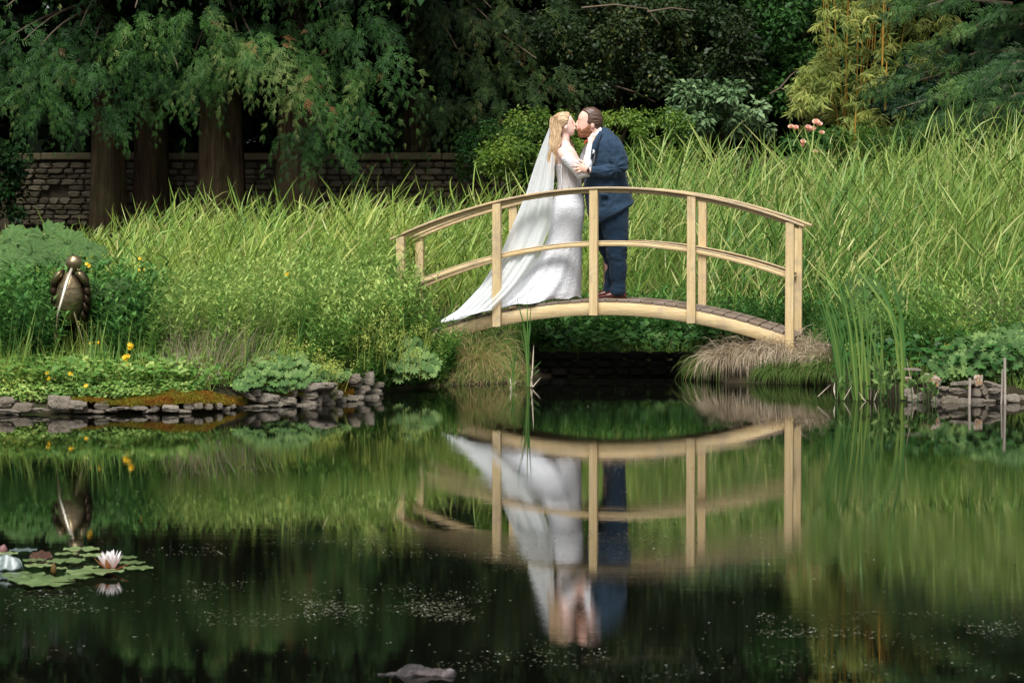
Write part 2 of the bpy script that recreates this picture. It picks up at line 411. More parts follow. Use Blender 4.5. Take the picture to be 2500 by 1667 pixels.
s = Mat('black_sole'); M_BLACK = s.done(s.pr((.012, .011, .011), .45, .4).outputs[0])
s = Mat('orange_silk'); M_ORANGE = s.done(s.pr(srgb('a84a2a'), .5, .4).outputs[0])
s = Mat('gold'); M_GOLD = s.done(s.pr(srgb('d0a050'), .25, .5, metal=1).outputs[0])

# heads follow their profiles: (Y, face front X, back X, half width)
HG = [(265, 1436, 1448, .022), (267.5, 1427, 1456, .046), (273, 1419, 1463.5, .066), (281, 1413.5, 1468, .076), (289, 1410.8, 1469.5, .079), (296, 1412, 1470, .079), (303, 1411, 1469, .078), (310, 1410.5, 1467, .075), (317, 1411, 1463, .069), (324, 1411.5, 1456, .061), (330, 1413, 1446, .050), (334, 1417, 1436, .033)]
HB = [(276.5, 1371, 1384, .022), (279, 1363, 1390, .044), (285, 1356, 1395.5, .062), (291, 1351.5, 1399, .070), (297, 1350, 1400, .072), (303, 1351, 1400, .071), (309, 1354, 1401, .067), (315, 1359, 1402.5, .060), (321, 1366, 1403, .051), (326, 1375, 1402.3, .041), (330.5, 1384, 1399.5, .027)]
def headgrid(H, n, m):
    H = np.array(H, float); t = np.linspace(0, len(H) - 1, m); i = np.arange(len(H)); R = np.stack([np.interp(t, i, H[:, j]) for j in range(4)], 1)
    for _ in range(3): R[1:-1] = (R[:-2] + 2 * R[1:-1] + R[2:]) / 4
    G = []
    for (Y, xa, xb, hw) in R:
        for j in range(n):
            a = j / n * 2 * np.pi; ca, sa = math.cos(a), math.sin(a); e = .88
            X = (xa + xb) / 2 + (xb - xa) / 2 * np.sign(ca) * abs(ca) ** e; q = np.sign(sa) * abs(sa) ** e; p = S(X, Y); G.append((p.x, FD + hw * q, p.z, X, Y, q))
    return np.array(G)
def gridfaces(n, m): return np.array([[i * n + j, i * n + (j + 1) % n, (i + 1) * n + (j + 1) % n, (i + 1) * n + j] for i in range(m - 1) for j in range(n)])
def headskin(b, H, d):
    n, m = 32, 34; G = headgrid(H, n, m)[:, :3]; nb = b.n; V = np.concatenate([G, [G[:n].mean(0) + [0, 0, .004], G[-n:].mean(0) - [0, 0, .006]]]); b.add(V, gridfaces(n, m))
    b.T.append(np.array([[n * m, (j + 1) % n, j] for j in range(n)] + [[n * m + 1, (m - 1) * n + j, (m - 1) * n + (j + 1) % n] for j in range(n)]) + nb)
def shell(name, H, mask, mat, parent, loc, lift, sink, amp):
    """hair or beard: a skin that stands proud of the head inside its outline and dips under the scalp outside it"""
    n, m = 96, 80; G = headgrid(H, n, m); c = G[:, :3].mean(0); V = []
    for i, (x, y, z, X, Y, q) in enumerate(G):
        w_ = max(0, min(1, mask(X, Y, q))); r = np.array([x, y, z]) - c; r[2] *= 1.0; r /= np.linalg.norm(r)
        st = noise.noise(Vector((x * 14, y * 60, z * 60))) * amp * 1.6 + noise.noise(Vector((x * 40, y * 150, z * 150))) * amp
        V.append(np.array([x, y, z]) + r * (-sink + (lift + sink) * w_ + st * w_))
    V = np.array(V); V2 = np.concatenate([V, [V[:n].mean(0), V[-n:].mean(0)]]); b = Buf(); b.add(V2, gridfaces(n, m)); b.v[0] = np.array([.5 + .5 * noise.noise(Vector((p[0] * 20, p[1] * 80, p[2] * 80))) for p in V2])
    b.T.append(np.array([[n * m, (j + 1) % n, j] for j in range(n)] + [[n * m + 1, (m - 1) * n + j, (m - 1) * n + (j + 1) % n] for j in range(n)]))
    o = b.obj(name, mat, parent, smooth=True); o.data.transform(Matrix.Translation(-Vector(loc))); return o
# ---- groom
gloc = S(1495, 729); groom = thing('person', 'man in blue tweed suit and brown shoes kissing the bride on the bridge', 'person', gloc)
gl = np.array(gloc)
def fin(o, parent, loc):          # keep world position under a parent at loc
    o.parent = parent; o.location = Vector(o.location) - Vector(loc); return o
b = Buf()
headskin(b, HG, 0)
loft(b, [(S(1412.5, 294), 2.6 * k, .008), (S(1409, 301), 3 * k, .010), (S(1407.6, 306.5), 3 * k, .0125), (S(1410, 310), 2.6 * k, .012)], 10)   # nose
ell(b, S(1410, 314.8), (3.0 * k, .020, 1.9 * k)); ell(b, S(1410.4, 318.2), (3.0 * k, .018, 2.1 * k))                               # lips
for sy in (-1, 1):
    ell(b, S(1446, 306, sy * .079), (5 * k, .010, 8.5 * k), rot=.2)            # ears
    ell(b, S(1413, 297, sy * .028), (2.2 * k, .013, 1.8 * k))                # closed lids
loft(b, [(S(1447, 312), 17 * k, .062), (S(1458, 328), 17 * k, .066), (S(1470, 345), 20 * k, .08), (S(1480, 362), 28 * k, .14), (S(1482, 390), 34 * k, .16),
         (S(1482, 430), 42 * k, .16), (S(1486, 470), 40 * k, .14), (S(1490, 505), 34 * k, .14), (S(1493, 525), 28 * k, .12)], 20)
def limb(b, pts):
    loft(b, [(S(x, y, dy), r * k, r * k * f) for (x, y, dy, r, f) in pts], 14)
limb(b, [(1498, 358, -.17, 16, 1), (1508, 385, -.20, 14, 1), (1505, 412, -.21, 9, 1), (1480, 420, -.225, 9, 1), (1450, 418.5, -.235, 8, .9), (1436, 417, -.24, 7.5, .75)])
limb(b, [(1490, 358, .17, 16, 1), (1496, 390, .2, 15, 1), (1470, 420, .2, 13, 1), (1440, 428, .18, 9, 1), (1420, 430, .15, 8, .8)])
limb(b, [(1496, 515, -.09, 22, .8), (1502, 575, -.10, 20, .9), (1508, 625, -.10, 17, 1), (1509, 690, -.10, 13, 1), (1511, 716, -.10, 9, 1)])
limb(b, [(1488, 515, .09, 22, .8), (1486, 575, .10, 20, .9), (1489, 625, .10, 17, 1), (1495, 690, .10, 13, 1), (1498, 714, .10, 9, 1)])
def hand(b, wrist, palm, fingers, thumb, thick=.013, pw=.036):
    """wrist, palm centre, list of 4 finger chains and a thumb chain, all world points"""
    wv, pv = np.array(wrist), np.array(palm)
    loft(b, [(wv, .026, .019), (wv * .45 + pv * .55, .034, .017), (pv, pw, .015), (pv + (pv - wv) * .45, pw * .9, .012)], 12)
    for ch, r in zip(fingers, (.0092, .0098, .0094, .0082)):
        loft(b, [(np.array(q), r * f, r * f) for q, f in zip(ch, (1.05, 1, .92, .75))], 8)
    loft(b, [(np.array(q), .011 * f, .011 * f) for q, f in zip(thumb, (1.2, 1, .8))], 8)
hy = -.262
hand(b, S(1436, 418, -.245), S(1420, 411, -.255),
     [[S(1414, 402, hy), S(1407, 398.5, hy - .006), S(1401, 397, hy - .002), S(1395.5, 395.5, hy + .012)],
      [S(1412, 407.5, hy), S(1405, 406, hy - .008), S(1398, 406, hy - .004), S(1392.3, 406.5, hy + .012)],
      [S(1413, 413.5, hy), S(1407, 414, hy - .008), S(1402, 415, hy - .004), S(1396.8, 415.8, hy + .012)],
      [S(1416, 419, hy), S(1411, 420.5, hy - .006), S(1407, 421.8, hy), S(1402.5, 422.6, hy + .012)]],
     [S(1426, 402, -.25), S(1419, 395, -.245), S(1413, 391, -.235)])
def shift(o, loc):
    me = o.data; me.transform(Matrix.Translation(-Vector(loc))); return o
body = shift(remesh(b, 'body', .0056, M_SKIN, groom, 2), gloc)
def m_hair(X, Y, q):
    side = (X - np.interp(Y, [264, 271, 278, 285, 292, 300, 304, 309, 316], [1414, 1423, 1433, 1435, 1434, 1432, 1437, 1451, 1455])) / 2.2
    mid = (X - np.interp(Y, [264, 270, 276, 285], [1412, 1420, 1427, 1436])) / 2.2
    w_ = min(1, max(0, (abs(q) - .25) / .3)); return min(mid * (1 - w_) + side * w_, (320 - Y) / 3)
shell('hair', HG, m_hair, M_HAIR_M, groom, gloc, .009, .004, .0035)
def m_beard(X, Y, q):
    return min((Y - np.interp(X, [1408, 1414, 1422, 1430, 1436, 1440], [311.2, 311.8, 316, 311, 304, 299])) / 1.8, (1442 - X + max(0, Y - 316) * .8) / 2.5)
b = Buf()
for t in range(7): ell(b, S(1412.8 + t * 1.3, 293.6 - .25 * t + .05 * t * t, -.032 - t * .0045), (.0042, .004, .0022), n=8)
shift(b.obj('eyebrow', M_BEARD, groom, smooth=True), gloc)
b = Buf()
for t in range(6): ell(b, S(1413.2 + t * 1.1, 298.6 + .3 * math.sin(t / 5 * 3.1), -.035 - t * .0035), (.0032, .0035, .0011), n=8)
shift(b.obj('eyelashes', M_HAIR_M, groom, smooth=True), gloc)
shell('beard', HG, m_beard, M_BEARD, groom, gloc, .0085, .006, .003)
# jacket
b = Buf()
prof = [(319, 1462, 15, .07), (326, 1467, 21, .105), (334, 1473, 25, .15), (345, 1476, 31.5, .20), (359, 1479.5, 36, .225), (387, 1483, 40, .23), (410, 1482, 45, .225),
        (443, 1479, 53.5, .215), (475, 1484, 56, .21), (505, 1490, 57, .215), (524, 1496, 55.5, .22)]
loft(b, [(S(x, y), hw * k, d) for (y, x, hw, d) in prof], 28, tilts=[.0] * 9 + [.1, .24])
limb(b, [(1490, 345, -.14, 20, .9), (1501, 365, -.185, 23, .85), (1508, 388, -.205, 22.5, .85), (1511, 408, -.21, 20, .9), (1500, 419, -.215, 18.5, .9), (1478, 420, -.225, 16.5, .9),
         (1455, 419, -.235, 13, .9), (1440, 418, -.24, 11, .9)])
limb(b, [(1486, 345, .14, 20, .9), (1494, 375, .195, 22, .85), (1490, 410, .205, 19, .9), (1465, 425, .2, 15, .9), (1442, 429, .18, 12, .9)])
def jz(co):
    a = np.abs(co[:, 1] - FD); return np.where(a > .17, 1.5, .7)
jd = wrinkle(.009, 9, 3.1, (1, 1, 1.1), jz)
def jdisp(co, no):
    co = jd(co, no)
    # creases that fan from the crook of the elbow
    ex, ez = S(1500, 412)[0], S(1500, 412)[2]
    r = np.hypot(co[:, 0] - ex, co[:, 2] - ez); th = np.arctan2(co[:, 2] - ez, co[:, 0] - ex)
    m = np.exp(-(r / .13) ** 2) * (co[:, 1] < FD - .14)
    return co + no * (.0065 * np.sin(th * 9 + r * 30) * m)[:, None]
shift(remesh(b, 'jacket', .0068, M_TWEED, groom, 2, jdisp), gloc)
def strip(name, pts, wd, mat, parent, loc, th=.006, lab=None):
    """thin band along points (world), each with a half width vector in the picture plane"""
    b = Buf(); V = []
    P_ = np.array([list(p) for p in pts]); t = unit(np.gradient(P_, axis=0)); nrm = unit(np.cross(t, [0, 1, 0]))
    for p, n_, w_ in zip(P_, nrm, np.broadcast_to(wd, (len(P_),))):
        for sx, sy in ((-1, 0), (1, 0), (1, 1), (-1, 1)): V.append(p + n_ * w_ * sx + np.array([0, -th * sy, 0]))
    n = len(P_)
    F = [[i * 4 + j, (i + 1) * 4 + j, (i + 1) * 4 + (j + 1) % 4, i * 4 + (j + 1) % 4] for i in range(n - 1) for j in range(4)] + [[0, 1, 2, 3], [n * 4 - 1, n * 4 - 2, n * 4 - 3, n * 4 - 4]]
    b.add(V, F); o = shift(b.obj(name, mat, parent), loc)
    if lab: o['label'] = lab
    return o
strip('lapel', [S(1466, 322, -.128), S(1459, 336, -.185), (S(1452, 352, -.205)), S(1447, 372, -.215), S(1443, 390, -.2)], [.014, .022, .028, .022, .008], M_TWEED, groom, gloc, .01)
strip('shirt_collar', [S(1467, 313, -.065), S(1462, 321, -.085), S(1455, 331, -.095), S(1449, 342, -.10)], [.010, .018, .018, .008], M_SHIRT, groom, gloc, .006)
b = Buf(); loft(b, [(S(1449, 337), 15 * k, .07), (S(1452, 350), 18 * k, .12), (S(1452, 375), 18 * k, .15), (S(1450, 400), 17 * k, .15)], 16)
shift(b.obj('shirt', M_SHIRT, groom, smooth=True), gloc)
b = Buf(); ell(b, S(1431, 345, -.02), (3.4 * k, .022, 4.2 * k), rot=.4); ell(b, S(1428, 349, -.02), (2.6 * k, .014, 4.2 * k), rot=-.3)
shift(b.obj('bow_tie', M_ORANGE, groom, smooth=True), gloc)
b = Buf(); b.add([S(1443, 377, -.222), S(1450, 376.5, -.228), S(1450, 370, -.228), S(1447, 366, -.228), S(1445, 370, -.224)], [[0, 1, 2], [0, 2, 4], [2, 3, 4]])
o = shift(b.obj('pocket_square', M_SHIRT, groom), gloc); m = o.modifiers.new('s', 'SOLIDIFY'); m.thickness = .004
strip('pocket_flap', [S(1464, 475, -.222), S(1473, 476, -.222), S(1483, 476.5, -.222)], [.012] * 3, M_TWEED, groom, gloc, .006)
b = Buf()
for (bx, by) in ((1461, 436), (1455, 436.5)): ell(b, S(bx, by, -.222), (.006, .003, .006), n=10)
shift(b.obj('cuff_buttons', M_BLACK, groom, smooth=True), gloc)
b = Buf(); tube(b, [S(1434.6, 410.5, -.262), S(1435.6, 418, -.272), S(1436, 426, -.262)], .006, 8); ell(b, S(1434, 417.5, -.269), (.016, .006, .019))
shift(b.obj('watch', M_BLACK, groom, smooth=True), gloc)
b = Buf(); tube(b, [S(1407.4, 411.6, -.275), S(1407.2, 414, -.281), S(1407.4, 416.6, -.275)], .0032, 6)
shift(b.obj('ring', M_GOLD, groom, smooth=True), gloc)
# trousers
b = Buf()
loft(b, [(S(1490, 478), 46 * k, .17), (S(1492, 505), 44 * k, .18), (S(1494, 530), 40 * k, .17)], 24)
limb(b, [(1500, 505, -.085, 35, .75), (1499, 540, -.09, 35, .75), (1502, 580, -.1, 31, .8), (1505, 615, -.1, 26.5, .9), (1508, 650, -.1, 22, .95), (1508.5, 690, -.1, 19.5, 1), (1508, 713, -.1, 20.5, 1), (1507, 718, -.1, 20.5, 1)])
limb(b, [(1484, 505, .085, 35, .75), (1484, 540, .09, 34, .75), (1487, 580, .1, 30, .8), (1492, 615, .1, 26, .9), (1498, 650, .1, 20, .95), (1496, 690, .1, 18, 1), (1492, 710, .1, 19, 1), (1491, 715, .1, 19, 1)])
def tz(co):
    z = co[:, 2]; kz, az = S(0, 612)[2], S(0, 712)[2]
    return .5 + 1.1 * np.exp(-((z - kz) / .12) ** 2) + 1.5 * np.exp(-((z - az) / .12) ** 2)
td = wrinkle(.010, 7.5, 9.7, (1, 1, 1.7), tz)
shift(remesh(b, 'trousers', .0075, M_TWEED_D, groom, 2, td), gloc)
def shoe(x, dy, Yb, lab):
    b = Buf()
    loft(b, [(S(x + 33, Yb - 9, dy), 8 * k, .036), (S(x + 24, Yb - 12, dy), 11 * k, .04), (S(x + 4, Yb - 11.5, dy), 11.5 * k, .045), (S(x - 14, Yb - 8.5, dy), 8 * k, .048), (S(x - 28, Yb - 6, dy), 5.5 * k, .042), (S(x - 38, Yb - 5, dy), 4 * k, .025)], 16)
    for o in (remesh(b, 'shoe', .005, M_LEATHER, groom, 2),): shift(o, gloc); o['label'] = lab
    z = S(x, Yb, dy).z
    co = []
    n = 20
    for i in range(n):
        a = i / n * 2 * np.pi; px_ = x - 3 + 40 * math.cos(a); hw = .046 * (1 if px_ < x - 8 else .82)
        q = S(px_, Yb, dy); co.append([q.x, q.y + math.sin(a) * hw, z])
    co = np.array(co); b2 = Buf(); V = np.concatenate([co, co + [0, 0, .018], [co.mean(0)], [co.mean(0) + [0, 0, .018]]])
    b2.add(V, [[i, (i + 1) % n, n + (i + 1) % n, n + i] for i in range(n)]); b2.T.append(np.array([[2 * n, (i + 1) % n, i] for i in range(n)] + [[2 * n + 1, n + i, n + (i + 1) % n] for i in range(n)]))
    so_ = b2.obj('sole', M_BLACK, None); shift(so_, gloc); so_.parent = o
shoe(1494, -.10, 730, 'polished brown leather shoe'); shoe(1482, .10, 727.5, 'brown leather shoe behind the other')

# ---- bride
bloc = S(1392, 730); bride = thing('person', 'woman in white lace wedding gown and long veil kissing the man on the bridge', 'person', bloc)
b = Buf()
headskin(b, HB, 0)
loft(b, [(S(1398.8, 294), 2 * k, .006), (S(1401.5, 300), 2.3 * k, .008), (S(1404.2, 304.6), 2.4 * k, .0095), (S(1402, 307.5), 2.2 * k, .009)], 10)
ell(b, S(1403.4, 311.8), (2.6 * k, .017, 1.6 * k)); ell(b, S(1403.6, 315), (2.6 * k, .016, 1.9 * k))
for sy in (-1, 1):
    ell(b, S(1381, 311.5, sy * .067), (4 * k, .009, 6.5 * k), rot=-.2); ell(b, S(1398.5, 297.5, sy * .026), (2 * k, .012, 1.6 * k))
loft(b, [(S(1381, 315), 11.5 * k, .045), (S(1381, 330), 10.5 * k, .042), (S(1379, 345), 11.5 * k, .047), (S(1378, 356), 17 * k, .09), (S(1379, 368), 24 * k, .125), (S(1382, 383), 28 * k, .13), (S(1386, 397), 31 * k, .125),
         (S(1388, 420), 28 * k, .115), (S(1390, 445), 27.5 * k, .11), (S(1391, 465), 29 * k, .12), (S(1388, 500), 36 * k, .16), (S(1388, 540), 36 * k, .16), (S(1392, 620), 22 * k, .12), (S(1395, 722), 14 * k, .10)], 20)
limb(b, [(1371, 366, -.125, 14, .95), (1377, 378, -.15, 14.5, .9), (1396, 401, -.18, 12.5, .9), (1421, 427, -.20, 11, .9), (1427, 425, -.20, 10.5, .9), (1432, 402, -.185, 10, .9), (1438, 372, -.15, 8, .9), (1441, 350, -.125, 6.5, .8)])
limb(b, [(1376, 366, .125, 13, .95), (1396, 395, .17, 12, .9), (1418, 410, .17, 10, .9), (1426, 385, .14, 9, .9), (1436, 355, .11, 7, .8)])
hy = -.118
hand(b, S(1441, 350, -.125), S(1444.5, 341, -.12),
     [[S(1441.5, 337, hy), S(1442, 333.5, hy), S(1443.2, 330.5, hy + .004), S(1444.6, 327.8, hy + .012)],
      [S(1444.3, 336, hy), S(1445.4, 332, hy - .003), S(1446.6, 328.5, hy + .002), S(1447.4, 325.8, hy + .012)],
      [S(1447.2, 336.5, hy), S(1448.6, 332.8, hy - .003), S(1449.8, 329.8, hy + .002), S(1450.6, 327.3, hy + .012)],
      [S(1449.6, 338.5, hy), S(1451.6, 335.5, hy), S(1453, 333, hy + .004), S(1454, 331, hy + .012)]],
     [S(1439.5, 345, -.12), S(1436.5, 341, -.115), S(1435.5, 337.5, -.105)])
shift(remesh(b, 'body', .0056, M_SKIN2, bride, 2), bloc)
def f_hair(X, Y, q):
    line = (np.interp(Y, [276, 281, 290, 300, 306, 312, 322], [1389.5, 1391.5, 1389, 1386.5, 1380, 1376, 1373]) - X) / 2.5
    return min(line, (334 - Y) / 4)
b = Buf()
for t in range(6): ell(b, S(1398.2 - t * 1.1, 300.4 + .35 * math.sin(t / 5 * 3.1), -.034 - t * .0032), (.0032, .0035, .0013), n=8)
shift(b.obj('eyelashes', M_HAIR_M, bride, smooth=True), bloc)
b = Buf()
for t in range(7): ell(b, S(1398.6 - t * 1.2, 294.6 - .2 * t + .05 * t * t, -.030 - t * .004), (.004, .004, .0014), n=8)
shift(b.obj('eyebrow', M_HAIR_F, bride, smooth=True), bloc)
shell('hair', HB, f_hair, M_HAIR_F, bride, bloc, .011, .004, .005)
b = Buf(); rr = random.Random(3)
for i in range(300):
    q = rr.random(); r_ = rr.random()
    x0 = 1352 + 24 * q; dy0 = -.078 + .02 * abs(q - .5) if r_ < .8 else .0
    ph = rr.uniform(-.9, .9); n = 12; pts = []
    y1 = rr.choice([380, 400, 418, 432, 436]) + rr.uniform(-8, 4); y0 = rr.uniform(285, 305)
    for j in range(n):
        t = j / (n - 1); Y = y0 + (y1 - y0) * t
        cx = np.interp(Y, [280, 310, 345, 370, 400, 437], [1357, 1356, 1356, 1349, 1346, 1348])
        hw = np.interp(Y, [280, 310, 345, 370, 400, 437], [13, 14, 12.5, 9, 7.5, 3])
        X = cx + (q - .5) * 2 * hw + math.sin(Y * .16 + ph + q * 2) * 3.0 * min(1, t * 2)
        dyy = np.interp(Y, [280, 310, 360, 437], [-.07, -.085, -.125, -.12]) + (q - .5) * .03 + rr.uniform(-.006, .006) if r_ < .8 else rr.uniform(-.05, .09)
        pts.append(S(X, Y, dyy))
    tube(b, pts, np.array([.003] + [.0045] * (n - 3) + [.003, .001]), 4, v=rr.random(), cap=False)
for i in range(26):      # the lock that falls over the far shoulder
    q = rr.random(); pts = []
    for j in range(10):
        t = j / 9; Y = 335 + (388 - 335) * t; X = np.interp(Y, [335, 360, 388], [1390, 1397, 1412]) + (q - .5) * 12 * math.sin(t * 3 + .3) + 1.5 * math.sin(Y * .2)
        pts.append(S(X, Y, .05 + q * .05))
    tube(b, pts, np.array([.005] * 8 + [.004, .001]), 5, v=rr.random() * .5, cap=False)
shift(b.obj('long_hair', M_HAIR_F, bride, smooth=True), bloc)['label'] = 'long wavy blond hair over the near shoulder and back'
# lace
def lace(name, base, holes, sc):
    s = Mat(name); v1 = s.n('ShaderNodeTexVoronoi'); v1.inputs['Scale'].default_value = sc; v1.feature = 'DISTANCE_TO_EDGE'
    tc = s.n('ShaderNodeTexCoord'); nz = s.n('ShaderNodeTexNoise'); nz.inputs['Scale'].default_value = 12; s.l(tc.outputs['Object'], nz.inputs['Vector'])
    mx = s.n('ShaderNodeMix', data_type='RGBA'); mx.inputs[0].default_value = .12; s.l(tc.outputs['Object'], mx.inputs[6]); s.l(nz.outputs['Color'], mx.inputs[7]); s.l(mx.outputs[2], v1.inputs['Vector'])
    f = s.ramp(v1.outputs['Distance'], [(.02, (1,) * 3), (.12, (0,) * 3)]); n2 = s.noise(sc * 2.4, 3, .7)
    f2 = s.mix(.5, f, s.ramp(n2, [(.45, (0,) * 3), (.6, (1,) * 3)]))
    c = s.mix(f2, holes, base)
    return s.done(s.pr(c, .75, .2, bump=s.bump(f2, .8, .006)).outputs[0])
M_LACE = lace('white_lace', (.84, .84, .86), (.69, .70, .73), 34)
M_SHEER = lace('sheer_lace', (.78, .77, .77), (.60, .52, .48), 60)
b = Buf()
loft(b, [(S(1385, 396), 31 * k, .128), (S(1387, 406), 31.5 * k, .135), (S(1388, 420), 30 * k, .123), (S(1390, 440), 29 * k, .117), (S(1391, 458), 30 * k, .123), (S(1391, 476), 33.5 * k, .14)], 32, cap=False)
co = b.V[0]
co[:32, 2] += .012 * np.cos(np.arange(32) / 32 * 2 * np.pi * 2)
o = shift(b.obj('bodice', M_SHEER, bride, smooth=True), bloc); m = o.modifiers.new('s', 'SOLIDIFY'); m.thickness = .004; m.offset = 0
for xs in ([1371, 1369, 1371, 1370], [1383, 1384, 1388, 1388], [1399, 1403, 1410, 1411]):
    strip('boning', [S(xs[0], 400, -.137), S(xs[1], 420, -.126), S(xs[2], 442, -.120), S(xs[3], 470, -.14)], [.0035] * 4, M_SHIRT, bride, bloc, .004)
b = Buf(); limb(b, [(1379, 383, -.155, 15.5, .92), (1398, 403, -.182, 14.3, .92), (1419, 427, -.20, 13.2, .92), (1428, 426, -.20, 12.8, .92), (1432.5, 402, -.187, 12.2, .92), (1438, 372, -.152, 10, .92), (1441, 352, -.127, 7.8, .85)])
shift(remesh(b, 'sleeve', .006, M_LACE, bride, 1, wrinkle(.004, 18, 5)), bloc)
b = Buf(); limb(b, [(1392, 388, .16, 14, .92), (1398, 396, .172, 13.5, .92), (1418, 412, .172, 12.2, .92), (1427, 385, .142, 11, .92), (1436, 357, .11, 8.5, .85)])
shift(remesh(b, 'sleeve', .006, M_LACE, bride, 1, wrinkle(.004, 18, 5)), bloc)
# skirt with train: closed rings from waist to deck
ringsS = [(472, 472, 1424, 1357, .145), (488, 488, 1426, 1350, .165), (505, 505, 1427.5, 1346, .185), (525, 527, 1427, 1344, .192), (545, 552, 1424, 1342, .195), (570, 582, 1421.5, 1336, .2), (600, 622, 1421, 1318, .21),
          (640, 667, 1420.5, 1284, .235), (680, 712, 1420, 1235, .27), (708, 748, 1419.5, 1172, .30), (722, 772, 1419, 1110, .31), (728, 780, 1419, 1088, .31), (729.5, 786, 1419, 1084, .31)]
def interp_rings(R, n):
    R = np.array(R, float); t = np.linspace(0, len(R) - 1, n); i = np.arange(len(R))
    return np.stack([np.interp(t, i, R[:, j]) for j in range(R.shape[1])], 1)
R = interp_rings(ringsS, 70); na = 120; V = []
for i, (yF, yB, xF, xB, D) in enumerate(R):
    g = i / 69
    for j in range(na):
        a = j / na * 2 * np.pi; ca, sa = math.cos(a), math.sin(a)
        amp = .030 * max(0, g - .42) ** 1.1 * 1.7
        fold = amp * (math.sin(a * 9 + 1.2 * math.sin(a * 2) + g * 1.5) + .5 * math.sin(a * 17 + 2 + g * 2))
        hw = (xF - xB) / 2; X = (xF + xB) / 2 + hw * ca; t = (1 - ca) / 2
        Yp = yF + (yB - yF) * t; q = S(X, Yp)
        dD = D * (1 - .25 * t * g) + fold * (.3 + .7 * abs(sa))
        # the front hem stays straight; folds fan out towards the train
        x = q.x + fold * .5 * max(0, -ca) ; y = FD + dD * sa
        # flatten the train onto the deck
        zd = float(deck_z(x, y)) + .012
        V.append([x, y, max(q.z, zd + .010 * (1 + math.sin(a * 11)) * g)])
F = [[i * na + j, i * na + (j + 1) % na, (i + 1) * na + (j + 1) % na, (i + 1) * na + j] for i in range(69) for j in range(na)]
b = Buf(); b.add(V, F); o = shift(b.obj('skirt', M_LACE, bride, smooth=True), bloc); o['label'] = 'white lace skirt with a long train'
m = o.modifiers.new('s', 'SOLIDIFY'); m.thickness = .004; m.offset = 1
# veil
s = Mat('tulle'); d = s.n('ShaderNodeBsdfDiffuse'); d.inputs[0].default_value = (.90, .92, .92, 1); t_ = s.n('ShaderNodeBsdfTranslucent'); t_.inputs[0].default_value = (.90, .92, .92, 1)
tr = s.n('ShaderNodeBsdfTransparent'); m1 = s.n('ShaderNodeMixShader'); m1.inputs[0].default_value = .35; s.l(d.outputs[0], m1.inputs[1]); s.l(t_.outputs[0], m1.inputs[2])
m2 = s.n('ShaderNodeMixShader'); m2.inputs[0].default_value = .70; s.l(tr.outputs[0], m2.inputs[1]); s.l(m1.outputs[0], m2.inputs[2]); M_TULLE = s.done(m2.outputs[0])
ringsV = [(300, 1346, 301, 1353, .035), (320, 1338, 318, 1353, .075), (350, 1326, 350, 1353, .11), (400, 1308, 400, 1352, .15), (440, 1295, 435, 1351, .165), (471, 1286, 465, 1349, .18), (540, 1257, 545, 1343, .21), (616, 1225, 618, 1315, .25),
          (660, 1200, 655, 1292, .27), (697, 1175, 690, 1266, .29), (730, 1145, 722, 1236, .31), (757, 1118, 748, 1208, .315), (777, 1086, 768, 1185, .32), (786, 1071, 776, 1172, .32)]
R = interp_rings(ringsV, 90); nb_ = 110; V = []
for i, (yL, xL, yE, xE, D) in enumerate(R):
    g = i / 89
    for j in range(nb_):
        sx = j / (nb_ - 1) * 2 - 1; a = sx * 1.45; c1 = (1 - math.cos(a)) / (1 - math.cos(1.45))
        fold = (.006 + .016 * g) * (math.sin(sx * 26 + 2 * math.sin(sx * 3)) + .6 * math.sin(sx * 47 + g * 3)) * min(1, g * 4 + .15)
        X = xL + (xE - xL) * c1; Yp = yL + (yE - yL) * c1; q = S(X, Yp)
        x = q.x - fold * .35; y = FD + (D + fold) * math.sin(a) / math.sin(1.45)
        # hang clear of hips and train, then lie on the deck
        zd = float(deck_z(x, y)) + .028 + .01 * math.sin(sx * 23)
        V.append([x, y, max(q.z, zd)])
F = [[i * nb_ + j, i * nb_ + j + 1, (i + 1) * nb_ + j + 1, (i + 1) * nb_ + j] for i in range(89) for j in range(nb_ - 1)]
b = Buf(); b.add(V, F); o = shift(b.obj('veil', M_TULLE, bride, smooth=True), bloc); o['label'] = 'long sheer white veil trailing along the deck'
# ------------------------------------------------------------------ plants: materials
def R3(*h): return [srgb(x) for x in h]
M_REED = leaf_mat('reed_leaf', [(0, srgb('2c5020')), (.35, srgb('4e7a30')), (.6, srgb('789f45')), (.8, srgb('9cb85a')), (.93, srgb('c0c878')), (1, srgb('d2c79c'))], .26, .45, .4, patch=srgb('86983a'), pscale=.7)
M_REED_R = leaf_mat('reed_leaf_green', [(0, srgb('1e4520')), (.35, srgb('3a6c2e')), (.6, srgb('62923f')), (.82, srgb('93ae58')), (1, srgb('c8c48c'))], .26, .45, .4, patch=srgb('7b9440'), pscale=.6)
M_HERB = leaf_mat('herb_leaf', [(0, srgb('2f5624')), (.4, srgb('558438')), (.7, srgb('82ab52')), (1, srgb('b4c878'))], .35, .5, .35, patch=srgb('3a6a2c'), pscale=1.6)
M_HERBD = leaf_mat('dark_herb_leaf', [(0, srgb('1e4220')), (.5, srgb('366630')), (1, srgb('5f8f48'))], .3, .5, .35)
M_MANTLE = leaf_mat('mantle_leaf', [(0, srgb('3c5f34')), (.5, srgb('5c8148')), (1, srgb('8aa668'))], .28, .6, .3, each=.35)
M_RHUB = leaf_mat('rhubarb_leaf', [(0, srgb('42703a')), (.5, srgb('739f60')), (1, srgb('a8c688'))], .28, .55, .4, bump=9, each=.4)
M_SEDGE = leaf_mat('sedge_blade', [(0, srgb('4c6c30')), (.35, srgb('6f8a48')), (.6, srgb('998c62')), (1, srgb('c0a984'))], .3, .6, .25)
